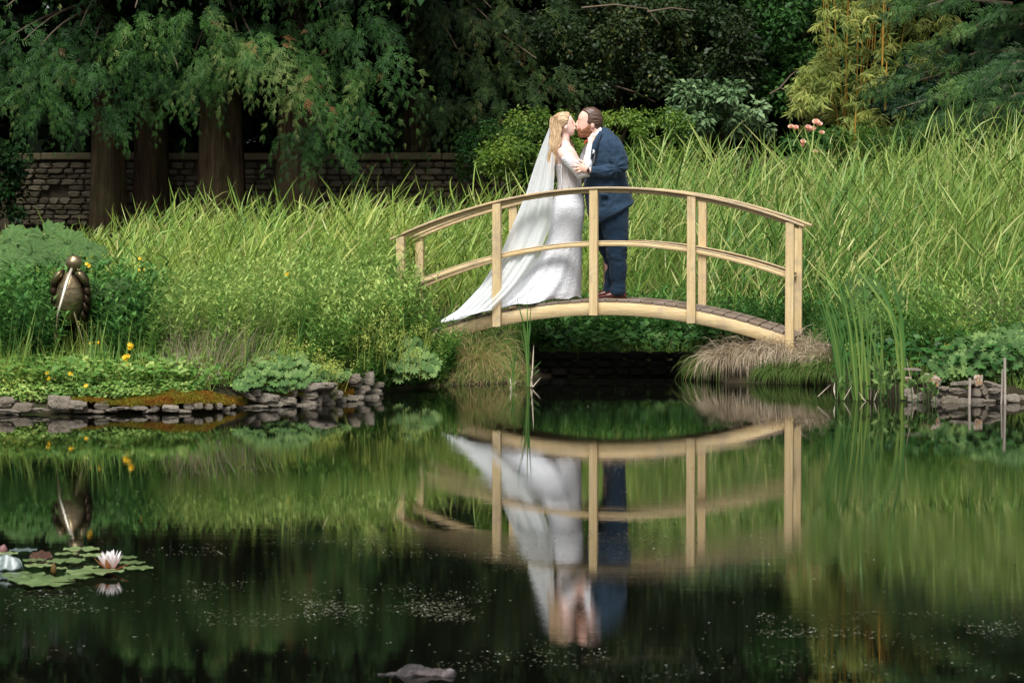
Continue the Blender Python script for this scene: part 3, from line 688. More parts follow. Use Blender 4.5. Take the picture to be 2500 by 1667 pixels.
M_SEDGE_D = leaf_mat('dry_sedge_blade', [(0, srgb('6c6c48')), (.25, srgb('948468')), (.6, srgb('b8a68c')), (1, srgb('d4c6b0'))], .25, .7, .2, warm=False)
M_IRIS = leaf_mat('iris_blade', [(0, srgb('3a6a38')), (.5, srgb('578848')), (1, srgb('93ad5a'))], .35, .4, .45)
M_FROTH = leaf_mat('lime_froth', [(0, srgb('8fa646')), (1, srgb('c6ce72'))], .3, .7, .2)
M_YEL = leaf_mat('yellow_petal', [(0, srgb('e2a010')), (1, srgb('f6cc20'))], .3, .5, .3, warm=False)
M_CYP = leaf_mat('cypress_spray', [(0, srgb('0c200a')), (.35, srgb('1f4419')), (.65, srgb('416c2c')), (.85, srgb('7a9052')), (.96, srgb('98a468')), (1, srgb('a06a4c'))], .16, .55, .35, patch=srgb('204620'), pscale=.9)
M_CYP2 = leaf_mat('cypress_spray_dull', [(0, srgb('0c1a0a')), (.5, srgb('1f3819')), (.85, srgb('4a6234')), (1, srgb('6c5c3f'))], .14, .6, .3)
M_CYP3 = leaf_mat('fir_spray', [(0, srgb('0c1f10')), (.5, srgb('204420')), (.85, srgb('467036')), (1, srgb('6c8c4a'))], .14, .5, .4)
M_DARKL = leaf_mat('dark_leaf', [(0, srgb('0e1a0b')), (.5, srgb('1c2e15')), (.85, srgb('38482a')), (1, srgb('6c6c38'))], .15, .5, .4, patch=srgb('2a4424'), pscale=1.1)
M_MIDL = leaf_mat('mid_green_leaf', [(0, srgb('16341a')), (.5, srgb('2a5426')), (1, srgb('4c7a34'))], .25, .5, .4)
M_SHRUB = leaf_mat('bright_shrub_leaf', [(0, srgb('2c4c1a')), (.45, srgb('4d7426')), (.8, srgb('7a9a38')), (1, srgb('98ae50'))], .35, .45, .4, patch=srgb('38602a'), pscale=1.5)
M_LAUREL = leaf_mat('grey_green_leaf', [(0, srgb('28482a')), (.5, srgb('486c46')), (1, srgb('84a07c'))], .25, .5, .4)
M_BAMB = leaf_mat('bamboo_leaf', [(0, srgb('48602c')), (.45, srgb('76883e')), (.8, srgb('a2aa55')), (1, srgb('c4c47a'))], .35, .5, .35)
M_BLUEL = leaf_mat('blue_green_leaf', [(0, srgb('1b3a34')), (.5, srgb('34584c')), (1, srgb('64857a'))], .2, .45, .45)
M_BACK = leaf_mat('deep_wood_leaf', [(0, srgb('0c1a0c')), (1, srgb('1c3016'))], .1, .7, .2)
s = Mat('bark'); g = s.noise(20, 8, .75, stretch=(1, 1, .07), dist=.5); g2 = s.noise(2, 5, .6)
c = s.ramp(g, [(.32, srgb('120d09')), (.5, srgb('45362a')), (.7, srgb('6b5845'))]); c = s.mix(s.ramp(g2, [(.4, (0,) * 3), (.75, (.6,) * 3)]), c, srgb('5b5a38'))
M_BARK = s.done(s.pr(c, .95, .1, bump=s.bump(g, 1, .05)).outputs[0])
s = Mat('twig'); M_TWIG = s.done(s.pr(s.mix(s.noise(9, 4), srgb('463c2e'), srgb('77695a')), .9, .15).outputs[0])
s = Mat('culm'); M_CULM = s.done(s.pr(s.mix(s.noise(9, 4), srgb('8a6a24'), srgb('b98f3a')), .5, .4).outputs[0])

# ------------------------------------------------------------------ templates
def frond_template(n=9, droop=.25, seed=0, wid=.42, taper=.7):
    """flat feathery conifer spray along +Y, length 1, of narrow alternate branchlets with finer ones"""
    r = random.Random(seed); V = []; F = []
    def leafq(p, d, L, w_):
        d = np.array(d) / np.linalg.norm(d); s_ = np.array([d[1], -d[0], 0]); s_ = s_ / (np.linalg.norm(s_) + 1e-9) * w_
        p = np.array(p); z = r.uniform(-.012, .012)
        q = [p - s_ * .5, p + s_ * .5, p + d * L * .6 + s_ * .45 + [0, 0, z], p + d * L + [0, 0, z * 2 - L * droop * .4]]
        i = len(V); V.extend(q); F.append([i, i + 1, i + 2, i + 3])
    def ax(t): return np.array([.04 * math.sin(t * 3 + seed), t, -droop * t * t])
    for i in range(5): leafq(ax(i / 5), ax((i + 1) / 5) - ax(i / 5), .25, .022)
    for i in range(n):
        t = .08 + .9 * i / n; p = ax(t); sd_ = 1 if i % 2 else -1
        L = wid * (1 - t) ** 1.25 * r.uniform(.8, 1.15) * 1.15 + .03; an = r.uniform(.5, .78)
        d = np.array([sd_ * math.sin(an), math.cos(an), -.15])
        leafq(p, d, L, .045)
        m = max(2, int(L * 10))
        for j in range(1, m):
            u = j / m; q = p + d * L * u; q[2] -= .1 * u * L
            for s2 in (-1, 1):
                a2 = s2 * .62; dd = np.array([d[0] * math.cos(a2) - d[1] * math.sin(a2), d[0] * math.sin(a2) + d[1] * math.cos(a2), -.2])
                leafq(q, dd, L * .34 * (1.15 - u), .046)
    return np.array(V), np.array(F)
FR = [frond_template(seed=i, n=8 + i % 2, droop=.25 + .12 * i, wid=.38 + .05 * i) for i in range(4)]
FRL = [frond_template(seed=9, n=5, wid=.5)]
def leaf_t(w_=.5, fold=.12):
    return np.array([[0, 0, 0], [w_ * .5, .45, fold], [0, 1, -.08], [-w_ * .5, .45, fold], [0, .5, 0.]]), np.array([[0, 1, 4], [1, 2, 4], [2, 3, 4], [3, 0, 4]])
def leaf_q(w_=.5, fold=.1):
    return np.array([[0, 0, 0], [w_ * .5, .45, fold], [0, 1, -.05], [-w_ * .5, .45, fold]]), np.array([[0, 1, 2, 3]])
def lobed(n=9, depth=.28, teeth=True):
    V = [[0, 0, 0]]; m = n * 4; F = []
    for i in range(m + 1):
        a = -math.pi * .93 + i / m * math.pi * 1.86; ph = (i % 4) / 4
        r = 1 - depth * (1 - abs(math.sin(ph * math.pi))) ** 1.0
        V.append([math.sin(a) * r, math.cos(a) * r + 0, .10 * math.cos(ph * 2 * math.pi) * r + .12 * r * r])
    for i in range(m): F.append([0, i + 1, i + 2])
    return np.array(V), np.array(F)
def rot_rand(N, el_lo, el_hi, az=None):
    a = rng.uniform(0, 2 * np.pi, N) if az is None else az
    e = rng.uniform(el_lo, el_hi, N)
    return np.stack([np.cos(a) * np.cos(e), np.sin(a) * np.cos(e), np.sin(e)], 1)
def cluster(buf, T, C, r, n, size, v0, vs=.12, el=(-.6, .7), squash=(1, 1, 1), outward=.6, down=0.0, up=None):
    """n leaves of template T spread through an ellipsoid round C, pointing outward"""
    q = rng.normal(size=(n, 3)); q = unit(q) * rng.random((n, 1)) ** .45 * r * np.array(squash)
    d = unit(q / r * outward + rot_rand(n, *el) * (1 - outward) + np.array([0, 0, -down]))
    upv = rng.normal(size=(n, 3)) * .5 + [0, -.3, 1] if up is None else up
    inst(buf, T[0], T[1], frames(d, unit(upv)), np.array(C) + q, size * rng.uniform(.7, 1.25, n), np.clip(v0 + rng.normal(0, vs, n), 0, 1))

# ------------------------------------------------------------------ far wood and trees
def trunk_obj(parent, x, y, r, h, flare=1.35, lean=(0, 0), mat=None, name='trunk', z0=None):
    z0 = float(ground(x, y)) - .2 if z0 is None else z0
    b = Buf(); n = 26; m = 15; V = []
    for i in range(m):
        t = i / (m - 1); z = z0 + h * t ** 1.3; rr_ = r * (1 + (flare - 1) * math.exp(-(z - z0) / .7)) * (1 - .7 * t)
        for j in range(n):
            a = j / n * 2 * np.pi
            q = 1 + .10 * math.sin(a * 5 + x) + .055 * math.sin(a * 11 + z * .8) + .05 * noise.noise(Vector((math.cos(a) * 2, math.sin(a) * 2, z * .6 + x)))
            V.append([x + lean[0] * (z - z0) + math.cos(a) * rr_ * q, y + lean[1] * (z - z0) + math.sin(a) * rr_ * q, z])
    b.add(V, [[i * n + j, i * n + (j + 1) % n, (i + 1) * n + (j + 1) % n, (i + 1) * n + j] for i in range(m - 1) for j in range(n)])
    return b.obj(name, mat or M_BARK, parent, smooth=True)
# far-off wood: one mass
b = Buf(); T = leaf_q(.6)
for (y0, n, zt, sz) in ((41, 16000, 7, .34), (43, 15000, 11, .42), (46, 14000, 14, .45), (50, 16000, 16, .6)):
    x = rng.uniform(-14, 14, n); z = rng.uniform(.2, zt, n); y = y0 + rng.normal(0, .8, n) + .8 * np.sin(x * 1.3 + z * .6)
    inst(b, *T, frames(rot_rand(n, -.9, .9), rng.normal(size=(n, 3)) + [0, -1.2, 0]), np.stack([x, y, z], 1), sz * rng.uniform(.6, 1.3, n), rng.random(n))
for i in range(22):
    x = -12 + 24 * i / 21 + random.uniform(-.4, .4); yy = random.uniform(44, 50)
    tube(b, [(x, yy, 0), (x + .2, yy, 5), (x + .1, yy, 12)], [.3, .22, .1], 8, v=.3)
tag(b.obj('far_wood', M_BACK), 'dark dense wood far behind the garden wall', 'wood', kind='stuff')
b = Buf(); T = leaf_q(.55)  # unseen leaf layer added above the trees to keep light off them
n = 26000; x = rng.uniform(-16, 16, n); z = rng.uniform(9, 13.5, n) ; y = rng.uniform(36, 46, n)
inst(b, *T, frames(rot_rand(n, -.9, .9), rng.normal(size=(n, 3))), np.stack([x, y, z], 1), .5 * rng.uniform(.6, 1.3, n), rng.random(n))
tag(b.obj('shade_canopy', M_BACK), 'unseen high canopy added over the trees to shade them', 'canopy', kind='stuff')

# cypresses with drooping sprays
def plumes(buf, P0, D, L, grav, fl, v, nf=9, wdt=.62):
    """drooping branchlets: arcs from P0 along D that bend down, with sprays to both sides and one at the tip"""
    N = len(P0); D = unit(D); down = np.array([0, 0, -1.0])
    for i in range(nf):
        t = (i + .35) / nf; p = P0 + D * (L * t)[:, None] + down * (L * grav * t * t)[:, None]; tg = unit(D + down * (2 * grav * t))
        nr = unit(np.array([0, -1, .55]) + rng.normal(0, .25, (N, 3))); lat = unit(np.cross(tg, nr)); sg = 1 if i % 2 else -1
        w_ = 0 if i == nf - 1 else wdt; d = unit(tg * .8 + lat * sg * w_ + rng.normal(0, .12, (N, 3)) + down * .25); sz = fl * (1.12 - .62 * t) * rng.uniform(.8, 1.15, N)
        k_ = rng.integers(0, 4, N); M_ = frames(d, nr); vv_ = np.clip(v + .16 * (t - .5) + rng.normal(0, .07, N), 0, .96); vv_ = np.where((rng.random(N) < .012) & (v > .5), 1, vv_)
        for q in range(4):
            s_ = k_ == q
            if s_.any(): inst(buf, *FR[q], M_[s_], p[s_], sz[s_], vv_[s_])
def drape(buf, tw, c, root, wd, hg, n, v0, flen=.34, seed=0, side=0.0):
    """a hanging bough whose top middle is c; root = where its branch leaves the trunk"""
    c = np.array(c); root = np.array(root)
    mid = (c + root) / 2 + [0, 0, .25]
    if tw is not None and rng.random() < .3:
        t = np.linspace(0, 1, 7)[:, None]; pts = (1 - t) ** 2 * root + 2 * t * (1 - t) * mid + t * t * c
        tube(tw, pts, np.linspace(.028, .007, 7), 5, v=.5, cap=False)
    m = max(2, n // 9); u = rng.uniform(-1, 1, m); f = rng.random(m)
    P0 = np.stack([c[0] + u * wd * .42, c[1] + rng.normal(0, .12, m) + .15 * u * u + .1, c[2] - f * hg * .55], 1)
    D = np.stack([u * .55 + side * 3 + rng.normal(0, .2, m), rng.normal(-.45, .15, m), rng.normal(-.15, .15, m)], 1)
    plumes(buf, P0, D, hg * rng.uniform(.75, 1.25, m), 1.0, flen * .62, np.clip(v0 + rng.normal(0, .1, m), 0, 1))
def cyp_tree(label, tx, ty, r, drapes, mat, group, extra=True, name='cypress_tree', vlo=.3, hi=11):
    t_ = thing(name, label, 'tree', (tx, ty, float(ground(tx, ty))), group)
    o = trunk_obj(t_, tx, ty, r, 9.5); fin(o, t_, t_.location)
    cb = Buf(); tw = Buf()
    for (c, wd, hg, n, v0, fl, side) in drapes:
        root = (tx + (c[0] - tx) * .12, ty, c[2] + .5 + .12 * abs(c[0] - tx)); drape(cb, tw, c, root, wd, hg, int(n * 1.45), v0, fl * .95, side=side)
    n = 3600; q = rng.random((n, 3)); Xc = Xpx(tx, ty)      # inner foliage round the trunk, crown shade painted as dark leaves
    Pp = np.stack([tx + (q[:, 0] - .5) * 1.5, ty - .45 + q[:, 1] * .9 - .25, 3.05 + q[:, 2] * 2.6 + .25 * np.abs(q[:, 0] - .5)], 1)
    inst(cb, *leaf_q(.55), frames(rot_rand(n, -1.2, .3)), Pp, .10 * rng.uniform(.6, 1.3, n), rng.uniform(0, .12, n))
    if extra:     # crown above the frame, seen in the water
        n = 420; a = rng.uniform(0, 2 * np.pi, n); z = rng.uniform(5.1, hi, n); rr_ = (2.3 - (z - 5) * .22) * rng.uniform(.55, 1, n)
        Pp = np.stack([tx + np.cos(a) * rr_ * .9, ty + np.sin(a) * rr_, z], 1); d = np.stack([np.cos(a) * .6, np.sin(a) * .6, -.8 * np.ones(n)], 1)
        inst(cb, *FRL[0], frames(unit(d), unit(np.stack([np.cos(a), np.sin(a), .8 * np.ones(n)], 1))), Pp, rng.uniform(.7, 1.15, n), rng.uniform(0, .25, n))
        for _ in range(3):
            Pq = Pp + rng.normal(0, .3, Pp.shape); inst(cb, *leaf_q(.5), frames(rot_rand(n, -.9, .3), None), Pq, .5 * np.ones(n), rng.uniform(0, .15, n))
    o = cb.obj('crown', mat, t_); fin(o, t_, (0, 0, 0)); o.data.transform(Matrix.Translation(-t_.location))
    if tw.n: o = tw.obj('branches', M_TWIG, t_); o.data.transform(Matrix.Translation(-t_.location))
    return t_
# lower hem of the big cypress curtain, photo pixels
HX = [-80, 0, 60, 130, 210, 300, 370, 430, 500, 560, 640, 720, 780, 830, 880, 930, 970, 1000]
HY = [250, 250, 300, 335, 345, 300, 285, 275, 290, 250, 262, 350, 410, 385, 330, 280, 230, 120]
trunks = [(262, 36.2, .235, 'leftmost of the row of cypresses, with a slim fluted trunk'), (368, 36.6, .235, 'second cypress from the left, its trunk close beside the first'),
          (540, 35.6, .30, 'third cypress from the left, with the thickest dark trunk'), (728, 35.2, .27, 'rightmost cypress of the row, its reddish trunk half lit')]
tl = [[] for _ in trunks]
rs = random.Random(11)
cand = []
for row in range(13):
    Yc = -250 + row * 52
    X = -120 + (row % 2) * 35
    while X < 985:
        cand.append((X + rs.uniform(-22, 22), Yc + rs.uniform(-22, 22))); X += 78
for (X, Yp) in cand:
    hem = np.interp(X, HX, HY)
    if Yp > hem - 62: continue
    # mottled depth: forward clumps get a lit leaf colour, those set back a shaded one
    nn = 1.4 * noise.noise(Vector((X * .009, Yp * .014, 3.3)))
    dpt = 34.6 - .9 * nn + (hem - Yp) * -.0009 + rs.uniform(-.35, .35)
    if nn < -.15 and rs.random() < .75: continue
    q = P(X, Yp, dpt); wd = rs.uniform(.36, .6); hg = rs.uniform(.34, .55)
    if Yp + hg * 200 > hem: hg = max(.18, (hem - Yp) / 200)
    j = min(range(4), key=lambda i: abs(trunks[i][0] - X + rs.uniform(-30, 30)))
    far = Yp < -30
    tl[j].append((q, wd, hg, 16 if far else 34, .30 + .5 * nn + (.12 if 480 < X < 900 and Yp > 0 else 0), rs.uniform(.26, .36), rs.uniform(-.1, .1)))  # leaf value holds the painted highlights, stronger in the middle
# clumps that stand out in the photograph
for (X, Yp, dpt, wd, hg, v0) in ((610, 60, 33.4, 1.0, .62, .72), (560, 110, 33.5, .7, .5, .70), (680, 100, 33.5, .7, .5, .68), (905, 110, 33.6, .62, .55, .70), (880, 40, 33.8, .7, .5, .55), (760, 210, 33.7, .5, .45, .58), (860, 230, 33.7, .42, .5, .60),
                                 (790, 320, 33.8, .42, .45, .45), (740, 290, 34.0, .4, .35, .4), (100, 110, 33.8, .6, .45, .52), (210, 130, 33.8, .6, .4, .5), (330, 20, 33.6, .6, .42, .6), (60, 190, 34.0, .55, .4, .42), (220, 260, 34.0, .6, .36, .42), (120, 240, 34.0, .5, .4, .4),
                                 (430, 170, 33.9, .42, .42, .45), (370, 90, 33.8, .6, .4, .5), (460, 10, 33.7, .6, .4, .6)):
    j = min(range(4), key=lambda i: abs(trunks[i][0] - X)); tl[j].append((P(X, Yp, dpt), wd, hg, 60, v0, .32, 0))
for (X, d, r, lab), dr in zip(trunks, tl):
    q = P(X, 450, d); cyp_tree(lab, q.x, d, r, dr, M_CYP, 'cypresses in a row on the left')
# second conifer, duller, behind
dr = []
for i in range(34):
    X = rs.uniform(985, 1330); hem = np.interp(X, [985, 1050, 1120, 1230, 1330], [250, 300, 290, 270, 190]); Yp = rs.uniform(-120, hem - 55)
    dr.append((P(X, Yp, rs.uniform(35.6, 37)), rs.uniform(.5, .9), rs.uniform(.4, .6), 36, .5 + rs.uniform(-.25, .3), .34, .12))
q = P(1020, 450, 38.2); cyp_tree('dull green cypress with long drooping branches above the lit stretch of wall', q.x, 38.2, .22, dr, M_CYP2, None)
# right conifer with layered boughs
t_ = thing('fir_tree', 'blue green conifer with layered boughs at the right edge', 'tree', P(2560, 430, 34.5)); t_.location.z = float(ground(t_.location.x, 34.5)); cb = Buf(); tw = Buf()
o = trunk_obj(t_, t_.location.x, 34.5, .22, 8); fin(o, t_, t_.location)
boughs = [(2470, 10, 2180, 40), (2560, 60, 2260, 130), (2560, 120, 2215, 195), (2580, 170, 2300, 245), (2560, 215, 2190, 265), (2540, 250, 2260, 320), (2580, 300, 2330, 345), (2560, 20, 2330, 95), (2560, 150, 2400, 215), (2560, 230, 2400, 290),
          (2560, -40, 2150, -10), (2560, -90, 2200, -60), (2560, -150, 2250, -120), (2480, 190, 2140, 225), (2520, 60, 2400, 160), (2560, 270, 2230, 340), (2500, 290, 2180, 330), (2560, -200, 2200, -190)]
for (xa, ya, xb, yb) in boughs:
    dp = rs.uniform(32.6, 34.0); A = np.array(P(xa, ya, dp + .6)); B = np.array(P(xb, yb, dp)); m = 15
    t = rng.random(m) ** .8; Pp = A + (B - A) * t[:, None]; Pp[:, 2] += .16 * np.sin(t * 3.1) + rng.normal(0, .03, m); Pp[:, 1] += rng.normal(0, .2, m)
    d = np.stack([-.85 + rng.normal(0, .25, m), -.45 + rng.normal(0, .3, m), -.02 + rng.normal(0, .12, m)], 1)
    plumes(cb, Pp, d, rng.uniform(.35, .6, m), .45, .2, np.clip(.62 + rs.uniform(-.2, .25) + rng.normal(0, .13, m), 0, 1), 8)
    tube(tw, [A, (A + B) / 2 + [0, 0, .14], B], [.03, .018, .006], 5)
n = 500; a = rng.uniform(0, 6.28, n); z = rng.uniform(4.9, 10, n); Pp = np.stack([t_.location.x + np.cos(a) * 1.7, 34.5 + np.sin(a) * 1.7, z], 1)
inst(cb, *leaf_q(.6), frames(rot_rand(n, -.9, .2)), Pp, .6 * np.ones(n), rng.uniform(0, .2, n))
for nm, bb, mt in (('crown', cb, M_CYP3), ('branches', tw, M_TWIG)):
    o = bb.obj(nm, mt, t_); o.data.transform(Matrix.Translation(-t_.location))

# broadleaf trees and shrubs
def leafy(name, label, cat, px_, depth, mat, clumps, T, size, trunk=None, group=None, twigs=(), up=None, down=.3, hang=0, vs=.13, twmat=None):
    """clumps: (X, Y, depth, radius px, count, v0)"""
    q = P(px_, 500, depth); loc = Vector((q.x, depth, float(ground(q.x, depth)))); t_ = thing(name, label, cat, loc, group); cb = Buf()
    for (X, Yp, dp, rp, n, v0) in clumps:
        r = rp * dp / FPX; C = P(X, Yp, dp)
        cluster(cb, T, C, r, n, size, v0, vs=vs, squash=(1, .8, .85), down=down)
        if hang:
            for _ in range(hang):
                a = rng.uniform(-1, 1); h = np.array(C) + [a * r, rng.uniform(-.8, -.2) * r, -r * .6]; L = rng.uniform(.15, .4); m = int(L * 60)
                tt = rng.random(m); Pp = h + np.stack([a * .12 * tt + rng.normal(0, .015, m), rng.normal(0, .02, m), -L * tt], 1)
                inst(cb, *T, frames(rot_rand(m, -1.2, 0.1)), Pp, size * rng.uniform(.6, 1, m), np.clip(v0 + .1 + rng.normal(0, vs, m), 0, 1))
    o = cb.obj('crown', mat, t_); o.data.transform(Matrix.Translation(-loc))
    if trunk:
        o = trunk_obj(t_, loc.x, depth, trunk, 6); fin(o, t_, loc)
    tb = Buf()
    for tpts in twigs:
        p_ = [P(*c_) for c_ in tpts]; t1 = Buf(); tube(t1, p_, np.linspace(.016, .005, len(p_)), 6); o = t1.obj('branch', twmat or M_TWIG, t_); o.data.transform(Matrix.Translation(-loc))
    if not trunk and not twigs:
        for _ in range(7):
            C = clumps[rs.randrange(len(clumps))]; e = P(*C[:3]); tube(tb, [loc + Vector((rs.uniform(-.1, .1), rs.uniform(-.1, .1), -.05)), (loc + e) / 2 + Vector((rs.uniform(-.1, .1), 0, .1)), e], [.018, .013, .006], 5)
    if tb.n: o = tb.obj('branches', twmat or M_TWIG, t_); o.data.transform(Matrix.Translation(-loc))
    return t_
T5 = leaf_t(.6); TQ = leaf_q(.62)
def scat(n, xr, yfun, dr, rr_, cnt, v):
    out = []
    for _ in range(n):
        X = rs.uniform(*xr); lo_, hi_ = yfun(X); Y = rs.uniform(lo_, hi_); vn = .25 * noise.noise(Vector((X * .01, Y * .013, 1.7)))
        out.append((X, Y, rs.uniform(*dr), rs.uniform(*rr_), cnt, v + vn + rs.uniform(-.1, .1)))
    return out
leafy('hawthorn_tree', 'dark tree with small leaves on hanging twigs right above the couple', 'tree', 1500, 38.5, M_DARKL,
      scat(62, (1300, 1640), lambda X: (-60, np.interp(X, [1300, 1450, 1600, 1640], [270, 250, 200, 120])), (36.2, 38), (36, 60), 300, .66), TQ, .062, trunk=.16, hang=4,
      twigs=[[(1420, 20, 36), (1500, 12, 36), (1580, 22, 36), (1610, 60, 36)], [(1500, 210, 36.4), (1550, 225, 36.4), (1600, 250, 36.4)], [(1580, 30, 36), (1640, 20, 36), (1700, 28, 36)]])
leafy('ivy_clad_tree', 'dark ivy covered tree between the hanging twig tree and the bamboo', 'tree', 1760, 39.5, M_DARKL,
      scat(50, (1630, 1830), lambda X: (-60, 215), (37, 39), (36, 60), 260, .56) , TQ, .07, trunk=.18, hang=1)
leafy('hazel_tree', 'mid green broadleaf tree in shade behind the bamboo', 'tree', 1960, 40, M_MIDL,
      scat(52, (1800, 2120), lambda X: (-60, 250), (37.5, 40), (36, 64), 170, .56), T5, .09, trunk=.14, hang=0,
      twigs=[[(1880, 230, 36.6), (1905, 215, 36.6), (1925, 225, 36.6), (1935, 270, 36.6)], [(1905, 215, 36.6), (1930, 185, 36.6), (1950, 170, 36.6)], [(1925, 235, 36.6), (1945, 262, 36.6)]])
# upper crowns of these, above the frame, to be mirrored in the pond
for (X, dp, mt, lab, nm) in ((1400, 39, M_DARKL, 'tall dark tree whose crown hangs above the couple', 'lime_tree'), (1700, 40, M_DARKL, 'tall dark tree rising behind the ivy covered tree', 'ash_tree'), (2000, 41, M_MIDL, 'tall green tree rising behind the bamboo', 'oak_tree'), (2300, 40, M_MIDL, 'tall green tree rising behind the right conifer', 'beech_tree')):
    leafy(nm, lab, 'tree', X, dp, mt, [(X + rs.uniform(-190, 190), rs.uniform(-800, -20), dp + rs.uniform(-1.5, 1.5), rs.uniform(60, 100), 260, .12 + rs.uniform(-.1, .1)) for _ in range(30)], TQ, .17, trunk=.2)
leafy('laurel_bush', 'dark glossy laurel bush standing behind the lit stretch of wall', 'bush', 1030, 39, M_LAUREL,
      scat(22, (900, 1180), lambda X: (np.interp(X, [900, 1070, 1180], [330, 255, 300]), 372), (38.4, 39.4), (26, 40), 110, .45), T5, .10)
leafy('pale_laurel_bush', 'bush with upright shoots of big grey green leaves behind the privet', 'bush', 1740, 37, M_LAUREL,
      scat(32, (1650, 1885), lambda X: (np.interp(X, [1650, 1700, 1800, 1885], [215, 212, 218, 235]), 330), (35.8, 36.8), (18, 30), 95, .66), leaf_t(.5, .15), .105)
leafy('privet_bush', 'wide bright green privet bush directly behind the couple', 'bush', 1420, 36.5, M_SHRUB,
      scat(72, (1180, 1700), lambda X: (np.interp(X, [1180, 1260, 1330, 1450, 1520, 1600, 1700], [330, 290, 272, 285, 275, 268, 300]), 430), (34.6, 36.2), (20, 38), 200, .68), leaf_q(.4), .055)
for (X, Yp, dp) in ((1600, 250, 36), (1640, 215, 36), (1280, 262, 35.6), (1560, 262, 35.6), (1210, 300, 35.6)):
    pass
leafy('thorn_bush', 'loose darker bush between wall end and bright privet', 'bush', 1230, 36.8, M_MIDL,
      scat(26, (1130, 1300), lambda X: (np.interp(X, [1130, 1180, 1300], [330, 310, 290]), 430), (35.6, 36.6), (18, 34), 150, .55), leaf_q(.45), .055)
leafy('ivy', 'dark ivy growing over the left end of the wall', 'ivy', 40, 36.6, M_MIDL,
      scat(24, (-80, 75), lambda X: (np.interp(X, [-80, 75], [350, 385]), 560), (35.8, 36.3), (20, 36), 130, .25), TQ, .065)
leafy('wall_creeper', 'small creeper hanging over the coping of the wall', 'creeper', 1125, 36.9, M_SHRUB,
      [(1124, 388, 36.75, 9, 50, .45), (1122, 402, 36.72, 11, 60, .5), (1128, 418, 36.72, 9, 40, .4), (990, 395, 36.75, 8, 36, .4), (992, 415, 36.72, 9, 40, .5)], leaf_q(.5), .05)
leafy('cotoneaster_bush', 'dark blue green bush with twisting stems between bamboo and right conifer', 'bush', 2200, 35.5, M_BLUEL,
      scat(26, (2140, 2290), lambda X: (np.interp(X, [2140, 2200, 2290], [150, 120, 160]), 300), (34.8, 35.4), (18, 32), 100, .5), TQ, .07,
      twigs=[[(2190, 300, 34.8), (2210, 275, 34.8), (2240, 265, 34.8)], [(2200, 300, 34.8), (2196, 270, 34.8), (2185, 240, 34.8)], [(2235, 265, 34.7), (2262, 230, 34.7)], [(2210, 160, 34.7), (2290, 200, 34.6), (2390, 250, 34.5)]])
leafy('low_shrub', 'low fine leaved olive shrub under the bamboo behind the reeds', 'bush', 2150, 34, M_SHRUB,
      scat(42, (1990, 2330), lambda X: (305, 400), (33.2, 34.2), (20, 36), 200, .3), leaf_q(.5), .042)
# bamboo
loc = Vector((P(2070, 500, 35.3).x, 35.3, .9)); t_ = thing('bamboo', 'golden green bamboo clump with drooping leaves and orange canes', 'bamboo', loc); cb = Buf(); tw = Buf()
BX = [(1990, 160, 36), (2020, 40, 42), (2070, 20, 46), (2110, 60, 40), (2080, 120, 40), (2020, 110, 40), (2050, 190, 46), (2000, 220, 40), (1985, 265, 34), (2040, 280, 40), (2100, 240, 44), (2150, 200, 40), (2130, 290, 36), (2170, 120, 38), (2240, 90, 40), (2210, 40, 40), (2260, 10, 40), (2180, -10, 40), (2100, -50, 50), (2000, -60, 40), (2060, -120, 50), (2240, -80, 50), (2150, 150, 34), (1965, 200, 24), (2250, 150, 30), (2290, 60, 30), (2060, 320, 30), (2190, 300, 26), (2300, 160, 24),
      (1945, 240, 22), (1960, 215, 20), (1975, 250, 24), (2010, 170, 30), (2120, 10, 34), (2090, 290, 30), (2150, 330, 26)]
for (X, Yp, rp) in BX:
    dp = rs.uniform(34.2, 35.4); C = np.array(P(X, Yp, dp)); r = rp * dp / FPX
    for _ in range(13):
        h = C + rng.normal(0, 1, 3) * [r * .55, .14, r * .5]; m = 13; a = rng.uniform(-1, 1)
        d = np.stack([a * .5 + rng.normal(0, .55, m), rng.normal(-.3, .3, m), -.55 + rng.normal(0, .3, m)], 1)
        inst(cb, *leaf_q(.14, .02), frames(unit(d), unit(rng.normal(size=(m, 3)) * .4 + [0, -1, .6])), h + rng.normal(0, .02, (m, 3)), rng.uniform(.09, .17, m), np.clip(.55 + rs.uniform(-.25, .25) + rng.normal(0, .12, m), 0, 1))
for i in range(26):
    x0 = loc.x + rs.uniform(-.22, .22); x1 = P(rs.uniform(1990, 2260), 100, 35).x; y_ = rs.uniform(34.9, 35.5)
    tube(tw, [(x0, y_, .7), (x0 * .7 + x1 * .3, y_, 2.0), (x0 * .3 + x1 * .7, y_, 3.6), (x1, y_ - .2, 5.2)], [.012, .011, .008, .003], 5)
for (X, Y0, Y1) in ((2158, 0, 160), (2165, 150, 270), (2090, 260, 350), (2350, 130, 175)):
    tube(tw, [P(X, Y0, 34.1), P(X - 4, Y1, 34.1)], [.009, .012], 6)
for nm, bb, mt in (('foliage', cb, M_BAMB), ('canes', tw, M_CULM)):
    o = bb.obj(nm, mt, t_); o.data.transform(Matrix.Translation(-loc))
